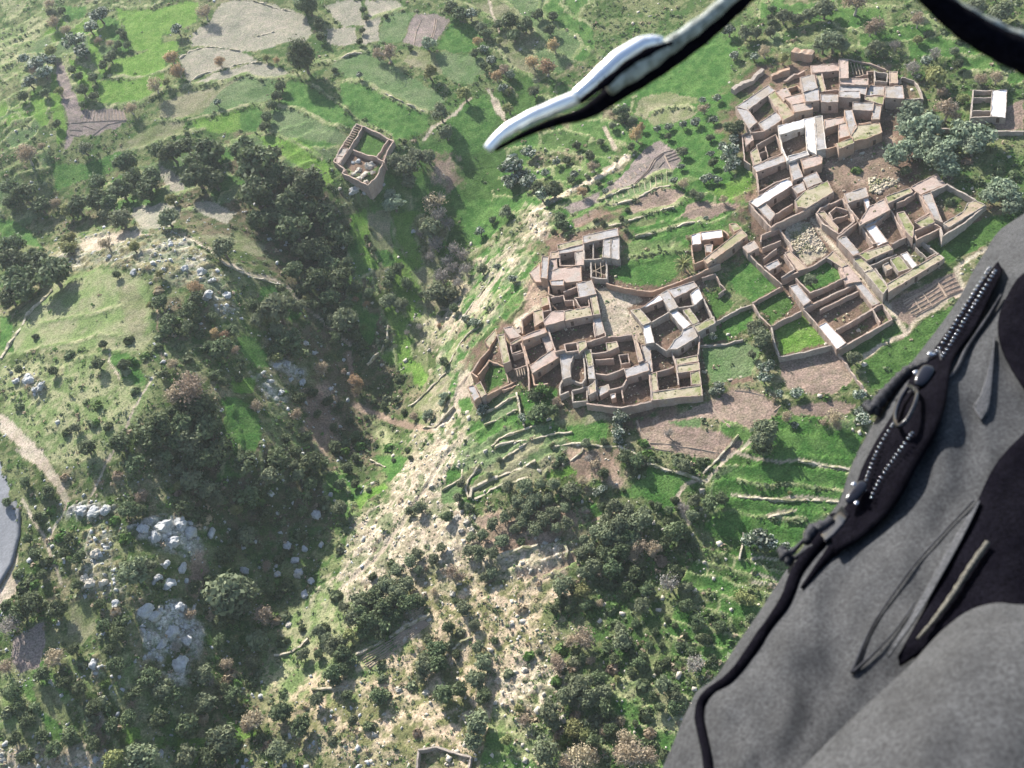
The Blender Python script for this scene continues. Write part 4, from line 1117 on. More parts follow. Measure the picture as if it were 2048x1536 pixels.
w J 3.4 .35 495,1135 570,1110 582,1180 512,1190 495,1135
H small roofless stone hut with a dark inside, cut by the photo's bottom edge|ruin|adobe_stone
w S 3.0 .5 836,1500 872,1492 942,1514 930,1570 828,1570 836,1500
r S 2.6 roof_earth 826,1540 850,1544 846,1580 822,1580
'''
def parse_pts(f):
    return [tuple(map(float, q.split(','))) for q in f]
LAND = []          # landmarks for the labels of plants and stones
cur = None
blocks = []
for ln in HOUSES.strip().split('\n'):
    if ln.startswith('H '): cur = [ln[2:].split('|'), []]; blocks.append(cur)
    else: cur[1].append(ln.split())
for (lab, cat, wm), items in blocks:
    zz = []; cc = []
    for f in items:
        P = T(f[1], parse_pts(f[4:] if f[0] == 'w' else f[4:])); h = float(f[2])
        h *= HS; W = hit(P, h); zz += list(hf(W[:, 0], W[:, 1])); cc += list(W[:, :2])
    Zb = float(np.mean(zz)) + .15; cx, cy = np.mean(cc, 0)
    root = link({'house': 'mudbrick_house', 'ruin': 'ruined_house', 'yard': 'walled_yard'}[cat], None, None, lab, cat, None, None)
    root.location = (0, 0, 0)
    for f in items:
        pts = parse_pts(f[4:]); h = float(f[2])
        if f[0] == 'r': room(root, Zb, f[1], pts, h, f[3], wm if R_.random() < .8 or wm == 'whitewash' else 'adobe')
        else:
            W = [q for q in at_plane(T(f[1], pts), Zb + h * HS)]
            wallstrip(root, W, lambda q: Zb - 3.5, float(f[3]), wm, 'wall', .14 if cat == 'ruin' else .07)
    # move the empty to the house's foot, keep the parts where they are
    for ch in root.children:
        ch.matrix_parent_inverse = Matrix.Translation((-cx, -cy, -Zb))
    root.location = (cx, cy, Zb)
# roof beams lying bare over the ruined house and the roofless cell
def beams(root, tile, h, pairs, th=.16):
    Zb = root.location.z
    for a, b in pairs:
        A, B = at_plane(T(tile, [a, b]), Zb + h * HS); d = B - A; L = np.linalg.norm(d); d = d / L; n = np.cross(d, (0, 0, 1))
        mb = MB(); boxm(mb, (A + B) / 2, d, n, (0, 0, 1), L, th, th); o = mb.build('beam', 'wood_pale', root)
        o.matrix_parent_inverse = Matrix.Translation(-root.location)
_roots = {o['label']: o for o in COL.objects if o.type == 'EMPTY'}
def byl(s): return [o for k, o in _roots.items() if s in k][0]
beams(byl('ruined square'), 'R', 3.3, [((580 - i * 17, 345 + i * 27), (640 - i * 17, 365 + i * 27)) for i in range(9)])
beams(byl('roofless stone'), 'J', 2.9, [((1080, 380), (1180, 420)), ((1075, 400), (1170, 345)), ((1100, 310), (1110, 430)), ((1140, 310), (1150, 432))], .12)
beams(byl('low house with pale'), 'J', 3.0, [((505 + i * 18, 1138 - i * 5), (515 + i * 18, 1185 - i * 4)) for i in range(4)], .14)
beams(byl('yard house with a tall'), 'N', 3.0, [((880 + i * 22, 420 + i * 6), (900 + i * 22, 500 + i * 2)) for i in range(4)], .14)

# free standing walls
WALLS = '''
arc of pale stones above the small dark pit between the fields|L .5 .6 wallstone 285,1010 330,992 390,982 440,992
long curved earth wall running below the green field to the sandy lane|J 2.6 .45 adobe_orange 1185,480 1300,512 1420,532 1520,540 1620,512 1800,440 2048,330
earth wall below the green yard left of the rubble heap|L 2.0 .4 adobe 430,552 520,500 612,452
earth wall crossing between the two shaded green yards|L 2.4 .4 adobe 432,560 480,630 540,692 620,650 722,602
pale wall round the bright green corner yard|L 2.4 .4 adobe_stone 545,695 560,780 592,872 760,840 922,800
low wall above the small green yards right of the white block|L 1.8 .4 adobe_stone 100,722 220,662 360,582 425,562
low pale wall below the small green yards right of the white block|L 1.2 .4 adobe_stone 115,802 250,795 375,768
low wall of the narrow garden cell beside the white block|L 2.0 .35 adobe 130,402 210,380 240,440 270,468 228,500
long straight earth wall falling from the animal yard towards the fields|L 1.6 .45 adobe 930,835 980,900 1040,985 1110,1085
stone wall at the left of the bright vegetable patch|J 1.4 .5 wallstone 500,1300 520,1380 532,1470 560,1560
ruined rock-built wall among the fields left of the upper village|N 2.2 1.6 adobe_stone 85,600 150,560 215,530 250,490 290,460
ruined thick earth wall stub above the pink roofs|N 2.2 1.4 adobe_orange 345,505 400,485 470,470
collapsed earth wall running down to the topmost courtyard house|N 1.8 .8 adobe 430,540 500,500 570,480
squat ruined earth tower with grass on its top above the village|N 3.4 3.0 adobe_orange 490,335 560,345 630,350
stone retaining wall under the detached white roofed house|N 1.8 .5 adobe_stone 1480,865 1700,875 1900,885 2048,880
pale dry stone wall curving at the right of the olive terraces|G 1.2 .6 wallstone 1615,590 1750,632 1900,670 2048,720
upper pale terrace wall of the small striped terraces|G .6 .5 wallstone 340,460 400,400 520,350 640,300 700,285
middle pale terrace wall of the small striped terraces|G .6 .5 wallstone 370,460 520,412 640,400 700,372
third pale terrace wall of the small striped terraces|G .6 .5 wallstone 410,575 540,485 650,400 780,370 890,345 1000,338
lower wide terrace wall of the small striped terraces|G .8 .7 wallstone 165,880 180,810 300,735 430,680 560,635 700,580
bottom terrace wall of the small striped terraces|G .7 .6 wallstone 200,890 270,850 360,790 500,745 640,715
rim wall at the left end of the small striped terraces|G .6 .5 wallstone 240,610 215,650 150,740 125,800 150,880
terrace wall below the bottom wall of the village gardens|G .7 .5 wallstone 290,180 380,140 480,75 540,40
thin terrace wall above the bright bank left of the stone wall|G .6 .4 wallstone 280,285 380,235 470,190 550,155
low field wall between the bright green patch and the brown terrace|G .7 .5 wallstone 920,605 1000,560 1075,505 1090,470
field edge wall below the bright green patch|G .5 .5 wallstone 830,470 900,440 1000,435 1130,440 1300,460 1400,450
rubble wall climbing from the brown terrace to the thick olive grove|G .8 .6 wallstone 1380,455 1450,490 1540,540
short curved wall in the olive grove|G .7 .5 wallstone 870,950 940,955 1010,935
ledge wall across the pale slope below the olive grove|G .9 .7 wallstone 380,1360 500,1320 600,1290 720,1260
zigzag ledge wall right of the ledges on the pale slope|G .8 .7 wallstone 940,1270 960,1320 950,1380
rim wall round the small oval green plot on the pale slope|F .6 .5 wallstone 1500,1210 1600,1150 1690,1080 1690,1000 1640,980
field wall beside the fallow plot left of the village tip|F .7 .5 wallstone 1210,420 1330,320 1440,210 1540,110
lane wall at the junction left of the village tip|F .9 .5 wallstone 1330,620 1440,610 1540,510 1620,430
thin wall in the shaded gully floor|F .5 .4 wallstone 840,930 900,960 980,990
wall along the upper edge of the long brown strip field|P 1.0 .6 wallstone 800,1110 930,1040 1100,950 1250,850 1450,760
broken wall left of the long brown strip field|P .7 .5 wallstone 120,1110 240,1090 340,1030 410,970
curved wall round the bright fold right of the long brown strip field|P .7 .5 wallstone 1640,1060 1720,990 1810,950
retaining wall below the long brown strip field|P .8 .6 wallstone 440,1400 600,1385 760,1370
low wall on the slope under the walled lane|D .7 .5 wallstone 1000,1160 1000,1280 940,1400 810,1530
stone wall lining the lane round the rocky knoll cap|B .8 .5 wallstone 1080,215 1220,290 1320,375 1450,438 1640,490
dark stone wall edging the left side of the grassy knoll|B 1.0 .9 wallstone 300,520 240,580 160,660 100,760 60,820 0,920
stone wall under the ruined thicket above the rocky slope|M .7 .5 wallstone 120,450 210,360 250,310
stone wall above the vegetable patch by the lower right terraces|M .6 .5 wallstone 270,670 265,720 255,770
bank wall at the top of the right terraces|M .6 .6 wallstone 470,405 530,412 600,425 660,436
middle bank wall of the right terraces|M .6 .6 wallstone 250,535 340,545 430,552 500,545 620,556
low garden wall beneath the terrace of stones near the sleeve edge|M .6 .5 wallstone 360,612 400,602 450,590
pale field bank from the rocky crest to the striped beds|H .6 .6 wallstone 590,935 700,880 800,840 900,805
pale bank between the striped beds and the brown plots|H .6 .6 wallstone 700,968 860,940 960,890 1080,830 1190,810
mossy bank below the brown plots and above the cement hall|H .5 .6 wallstone 560,1160 760,1140 960,1070 1130,1010 1230,1000
field wall from the village corner across the lower brown plots|H .5 .5 wallstone 900,1250 1080,1215 1240,1160 1450,1110
crest wall down the pale rocky edge beside the long terraces|D .7 .6 wallstone 1980,700 1880,840 1760,1000 1690,1100
second crest wall between the long terraces|D .6 .5 wallstone 1870,1110 1960,980 2048,870
lower wall between the long terraces|D .6 .5 wallstone 1570,1520 1660,1340 1760,1230 1850,1170
field bank across the grey fallow above the bare trees|A .4 .5 wallstone 1110,470 1200,425 1310,395 1400,370 1530,362
short field bank in the large grey fallow|A .4 .5 wallstone 1480,210 1540,200 1610,180
pale bank along the top grey fallow|A .4 .5 wallstone 1480,0 1600,40 1770,75
curved bank round the yellow-green field|A .4 .5 wallstone 1050,340 1110,295 1200,270 1300,275 1400,295
pale bank below the tall dark tree towards the grey fallow|C .5 .5 wallstone 600,385 700,345 820,325
low bank of the field above the ruined courtyard house|C .4 .4 wallstone 850,560 960,610 1060,660 1180,710
'''
for ln in WALLS.strip().split('\n'):
    lab, rest = ln.split('|'); f = rest.split(); h = float(f[1]) * .75
    W = hit(T(f[0], parse_pts(f[4:])), h); W = [q for q in W]
    nm = 'earth_wall' if 'adobe' in f[3] and 'stone' not in f[3] else 'stone_wall'
    wallstrip(None, W, lambda q: float(hf(q[0], q[1])[0]) - .9, float(f[2]), f[3], nm, .22 if h < 1.3 or float(f[2]) > .7 else .08, label=lab, cat='wall')
# garden bed ridges and furrows: real little ridges of earth
def ridge(tile, segs, w_=.28, hh=.16, mat='soil_ridge', lab=None):
    mb = MB()
    for s in segs:
        P = subdiv([q for q in hit(T(tile, s), .05)], .9, False)
        V = []
        for i, q in enumerate(P):
            a = P[max(0, i - 1)][:2]; b = P[min(len(P) - 1, i + 1)][:2]; e = (b - a) / (np.linalg.norm(b - a) + 1e-9); n = np.array([-e[1], e[0]])
            g = float(hf(q[0], q[1])[0]); k = w_ * R_.uniform(.8, 1.2)
            V += [(q[0] + n[0] * k, q[1] + n[1] * k, g - .1), (q[0], q[1], g + hh * R_.uniform(.8, 1.2)), (q[0] - n[0] * k, q[1] - n[1] * k, g - .1)]
        mb.add(V, [f for i in range(len(P) - 1) for f in ((3 * i, 3 * i + 3, 3 * i + 4, 3 * i + 1), (3 * i + 1, 3 * i + 4, 3 * i + 5, 3 * i + 2))])
    return mb.build('soil_ridges', mat, None, kind='structure')
def lerp(a, b, t): return (a[0] + (b[0] - a[0]) * t, a[1] + (b[1] - a[1]) * t)
def comb(a, b, c, d, n):
    return [[lerp(a, b, i / n), lerp(d, c, i / n)] for i in range(n + 1)]
seg = []
seg += comb((1330, 560), (1385, 630), (1500, 570), (1440, 495), 4) + comb((1450, 490), (1505, 570), (1580, 525), (1525, 440), 4) + comb((1545, 420), (1590, 510), (1680, 475), (1620, 380), 4)
seg += [[(1325, 545), (1440, 490), (1530, 430), (1610, 375)], [(1400, 635), (1510, 575), (1600, 515), (1690, 480)], [(1440, 490), (1505, 575)], [(1530, 420), (1590, 515)], [(1390, 525), (1440, 600)]]
ridge('L', seg, .3, .2)
seg = comb((500, 645), (720, 640), (735, 700), (480, 715), 12) + [[(415, 722), (500, 715), (740, 705)], [(530, 800), (630, 730), (740, 705)], [(490, 735), (560, 760)], [(410, 760), (480, 765)], [(410, 790), (470, 800)]]
ridge('A', seg, .3, .2)
seg = [[(890, 800), (1010, 680), (1060, 590), (1130, 540), (1220, 515)], [(900, 805), (1025, 685), (1075, 600), (1140, 548)], [(1150, 560), (1210, 680)], [(1160, 565), (1240, 535)], [(1170, 590), (1270, 548)], [(1180, 612), (1275, 580)], [(1100, 660), (1150, 610)]]
seg += [[(700 + i * 42, 885 - i * 32), (680 + i * 42, 860 - i * 32)] for i in range(8)]
ridge('H', seg, .3, .22)
seg = [[(640 + i * 48, 925 - i * 22), (665 + i * 46, 960 - i * 15)] for i in range(12)]
ridge('H', seg, .25, .15, 'roof_moss')
seg = [[(1160, 130), (1130, 200), (1115, 280)], [(1250, 120), (1240, 190), (1225, 240)], [(1262, 125), (1250, 195), (1235, 245)]]
ridge('C', seg, .35, .2)
seg = [[(170, 1150), (250, 1250), (300, 1290)], [(560, 1200), (600, 1165)], [(0, 1410), (120, 1425), (250, 1450)], [(330, 1075), (420, 1085), (500, 1105)]]
ridge('L', seg, .35, .22)
seg = [[(1640, 435), (1760, 440), (1850, 455), (2048, 490)], [(1620, 470), (1750, 495), (1830, 505)], [(1530, 250), (1560, 340), (1620, 400)]]
ridge('G', seg, .35, .22)
seg = [[lerp((850, 1130), (1440, 800), i / 22), lerp((930, 1240), (1470, 860), i / 22)] for i in range(0)]
seg = [[lerp((840, 1120), (940, 1240), i / 7), lerp((1380, 800), (1450, 850), i / 7)] for i in range(1, 7)]
ridge('P', seg, .3, .16)
# crop rows on grey fallow, two lanes of the plough
# the road bend at the left edge: asphalt with a pale gravel verge
def strip_mesh(name, uvs, width, mat, lift, kind='structure'):
    P = subdiv([q for q in hit(uvs, 0.0)], 2.0, False); V = []
    zs = np.array([hf(q[0], q[1])[0] for q in P])
    for _ in range(12): zs[1:-1] = (zs[:-2] + zs[1:-1] * 2 + zs[2:]) / 4
    K = 6
    for i, q in enumerate(P):
        a = P[max(0, i - 1)][:2]; b = P[min(len(P) - 1, i + 1)][:2]; e = (b - a) / (np.linalg.norm(b - a) + 1e-9); n = np.array([-e[1], e[0]])
        V.append((q[0] + n[0] * width * .55, q[1] + n[1] * width * .55, zs[i] - 1.2))
        for k in range(K + 1):
            s = (k / K - .5) * width; V.append((q[0] + n[0] * s, q[1] + n[1] * s, zs[i] + lift))
        V.append((q[0] - n[0] * width * .55, q[1] - n[1] * width * .55, zs[i] - 1.2))
    M = K + 3
    F = [(M * i + k, M * i + M + k, M * i + M + k + 1, M * i + k + 1) for i in range(len(P) - 1) for k in range(M - 1)]
    mb = MB(); mb.add(V, F); return mb.build(name, mat, None, True, kind=kind)
ROADC = [(-100, 870), (-42, 920), (-4, 972), (12, 1030), (12, 1080), (0, 1130), (-30, 1180), (-90, 1240)]
strip_mesh('road', ROADC, 8.0, 'asphalt', .55)
# ------------------------------------------------------------------ landmarks that the labels of plants and stones refer to
MARKS = [((715, 320), 'the ruined square house'), ((270, 470), 'the rocky knoll cap'), ((180, 640), 'the grassy knoll top'), ((1980, 210), 'the detached white roofed house'),
 ((1680, 350), 'the village square'), ((1368, 535), 'the palm tree'), ((190, 250), 'the small furrowed brown plot'), ((20, 1080), 'the asphalt road bend'),
 ((330, 1090), 'the upper white outcrop'), ((350, 1290), 'the lower white outcrop'), ((485, 850), 'the shield shaped crop field'), ((1320, 310), 'the furrowed purple plot'),
 ((1850, 590), 'the ridged garden beds'), ((790, 1290), 'the long brown strip field'), ((870, 840), 'the lane junction'), ((1010, 930), 'the small striped terraces'),
 ((1160, 860), 'the bright green patch'), ((1380, 880), 'the brown ploughed field'), ((470, 70), 'the large grey fallow'), ((280, 40), 'the yellow-green top field'),
 ((880, 60), 'the top grey plot'), ((1050, 1020), 'the olive terraces'), ((1230, 1090), 'the thick olive grove'), ((1560, 980), 'the banked right terraces'),
 ((740, 980), 'the gully floor'), ((800, 1060), 'the pale rocky slope'), ((1060, 1300), 'the shaded round field'), ((1050, 1400), 'the orange earth scar'),
 ((130, 820), 'the shrubby west slope'), ((620, 960), 'the dark gully flank'), ((780, 480), 'the narrow strip field'), ((1000, 560), 'the long crest terraces'),
 ((1270, 220), 'the grey fan field'), ((560, 500), 'the dark wood'), ((1420, 150), 'the round green field'), ((1600, 20), 'the top right groves'), ((1090, 100), 'the bare tree pair'),
 ((80, 1400), 'the lower left plots'), ((1500, 740), 'the walled green yards'), ((1330, 1350), 'the lower right brush'), ((750, 180), 'the wide mid green field'), ((1900, 60), 'the top right corner'),
 ((560, 200), 'the dark hedge between fields'), ((90, 180), 'the narrow green strips'), ((950, 1150), 'the pale ledges'), ((600, 1340), 'the lower gully brush'), ((900, 1460), 'the bottom edge trees')]
_DW = ['right of', 'lower right of', 'below', 'lower left of', 'left of', 'upper left of', 'above', 'upper right of']
ORD = ['nearest', 'second nearest', 'third nearest', 'fourth nearest', 'fifth nearest', 'sixth nearest', 'seventh nearest', 'eighth nearest', 'ninth nearest', 'tenth nearest']
def make_labels(items, noun):
    """items: (u, v, d, descr) -> labels that name one plant each by look, landmark, side and order"""
    keys = {}
    for i, (u, v, d, ds) in enumerate(items):
        m = min(MARKS, key=lambda q: math.hypot(q[0][0] - u, q[0][1] - v)); dx, dy = u - m[0][0], v - m[0][1]
        k = _DW[int(round(math.degrees(math.atan2(dy, dx)) / 45)) % 8]
        keys.setdefault((ds, m[1], k), []).append((math.hypot(dx, dy), i))
    out = [None] * len(items)
    for (ds, mk, k), L in keys.items():
        L.sort()
        for r, (_, i) in enumerate(L):
            s = f'{ds} {noun} {k} {mk}'
            if len(L) > 1: s += f', {ORD[min(r, 9)]}'
            out[i] = s
    return out
# ------------------------------------------------------------------ foliage meshes
def leafmesh(name, mat, seed, n, nb, size, rz=.85, spread=1.0, round_=False, flat=.35, holes=.0, lim=None):
    r = np.random.RandomState(seed); cz = 1.05
    B = []
    while len(B) < nb:
        q = r.uniform(-1, 1, 3)
        if (q ** 2).sum() < 1 and q[2] > -.75: B.append(q * .62)
    B = np.array(B) * np.array([1, 1, rz]) * spread; br = r.uniform(.24, .46, nb)
    k = r.randint(0, nb, n); dirs = r.normal(size=(n, 3)); dirs /= np.linalg.norm(dirs, axis=1)[:, None]
    rad = br[k] * (r.uniform(.55, 1.1, n)) * (1 + .25 * r.normal(size=n).clip(-1, 1))
    Cn = B[k] + dirs * rad[:, None] * np.array([1, 1, rz]); Cn[:, 2] += cz
    nrm = dirs + r.normal(size=(n, 3)) * .55 + np.array([0, 0, .25]); nrm /= np.linalg.norm(nrm, axis=1)[:, None]
    a = np.cross(nrm, r.normal(size=(n, 3))); a /= np.linalg.norm(a, axis=1)[:, None]; b = np.cross(nrm, a)
    s = size * r.uniform(.55, 1.4, n)
    if round_:
        ang = np.arange(6) * math.pi / 3
        V = Cn[:, None] + (a[:, None] * np.cos(ang)[None, :, None] * .75 + b[:, None] * np.sin(ang)[None, :, None]) * s[:, None, None]
        F = np.arange(n * 6).reshape(n, 6); m = 6
    else:
        o = np.array([(-1, -.15), (.1, -.7), (1, .1), (-.1, .75)])
        V = Cn[:, None] + (a[:, None] * o[None, :, 0, None] + b[:, None] * o[None, :, 1, None] * .8) * s[:, None, None]
        V[:, 1] -= nrm * (s * flat)[:, None] * .3
        F = np.arange(n * 4).reshape(n, 4); m = 4
    V = V.reshape(-1, 3)
    me = mesh_np(name, V, F, mat)
    at = me.color_attributes.new('Leaf', 'FLOAT_COLOR', 'POINT')
    cl = np.clip(.45 + .45 * (r.rand(nb)[k] - .5) + .55 * (r.rand(n) - .5), 0, 1)
    if round_: cl = (r.rand(n) > .62).astype(float) * r.uniform(.6, 1, n)
    c = np.repeat(cl, m); at.data.foreach_set('color', np.stack([c, c, c, np.ones_like(c)], 1).astype(np.float32).ravel())
    return me
def tube(mb, P, Rr, k=6):
    P = [np.array(p, float) for p in P]; V = []; n = len(P)
    for i, p in enumerate(P):
        t = P[min(i + 1, n - 1)] - P[max(0, i - 1)]; t = t / (np.linalg.norm(t) + 1e-9)
        a = np.cross(t, (0.3, .9, .1)); a = a / (np.linalg.norm(a) + 1e-9); b = np.cross(t, a)
        V += [p + (a * math.cos(2 * math.pi * j / k) + b * math.sin(2 * math.pi * j / k)) * Rr[i] for j in range(k)]
    F = [(i * k + j, i * k + (j + 1) % k, (i + 1) * k + (j + 1) % k, (i + 1) * k + j) for i in range(n - 1) for j in range(k)]
    F += [tuple(range(k - 1, -1, -1)), tuple(range((n - 1) * k, n * k))]
    mb.add(V, F)
def trunkmesh(name, mat, seed, twigs=0):
    r = random.Random(seed); mb = MB()
    lx, ly = r.uniform(-.15, .15), r.uniform(-.15, .15)
    tube(mb, [(0, 0, -.25), (0, 0, .05), (lx * .6, ly * .6, .3), (lx, ly, .55)], [.13, .1, .08, .065])
    for i in range(6 + twigs):
        a = i * 6.283 / (6 + twigs) + r.uniform(-.4, .4); L = r.uniform(.45, .8); z = r.uniform(.3, .9)
        tip = (lx + math.cos(a) * L, ly + math.sin(a) * L, .55 + z)
        mid = (lx + math.cos(a + .2) * L * .45, ly + math.sin(a + .2) * L * .45, .55 + z * .5)
        tube(mb, [(lx, ly, .5), mid, tip], [.05, .032, .012], 4)
        if twigs:
            for t in range(3):
                b = a + r.uniform(-1, 1); q = (mid[0] + math.cos(b) * .35, mid[1] + math.sin(b) * .35, mid[2] + r.uniform(.2, .5))
                tube(mb, [mid, q], [.022, .008], 3)
    me = bpy.data.meshes.new(name); me.from_pydata(mb.v, [], mb.f); me.materials.append(MATS[mat]); return me
NV = 4
CROWN = {}; TRUNK = {}
SPEC = {'D': (1500, 26, .125, .8), 'O': (1250, 22, .12, .8), 'P': (1200, 20, .13, .8), 'Y': (900, 18, .12, .75), 'T': (900, 18, .085, .85), 'B': (800, 18, .075, .85), 'W': (420, 16, .07, .85), 'C': (650, 14, .13, .6), 'G': (700, 14, .13, .8)}
for k, (n, nb, sz, rz) in SPEC.items():
    CROWN[k] = [leafmesh('crown_' + k, 'leaf_' + k, 100 + 7 * i + ord(k), n, nb, sz, rz, round_=(k == 'C')) for i in range(NV)]
    TRUNK[k] = [trunkmesh('trunk_' + k, 'bark_pale' if k in 'BTW' else 'bark', 300 + 5 * i + ord(k), 8 if k in 'BTW' else 0) for i in range(NV)]
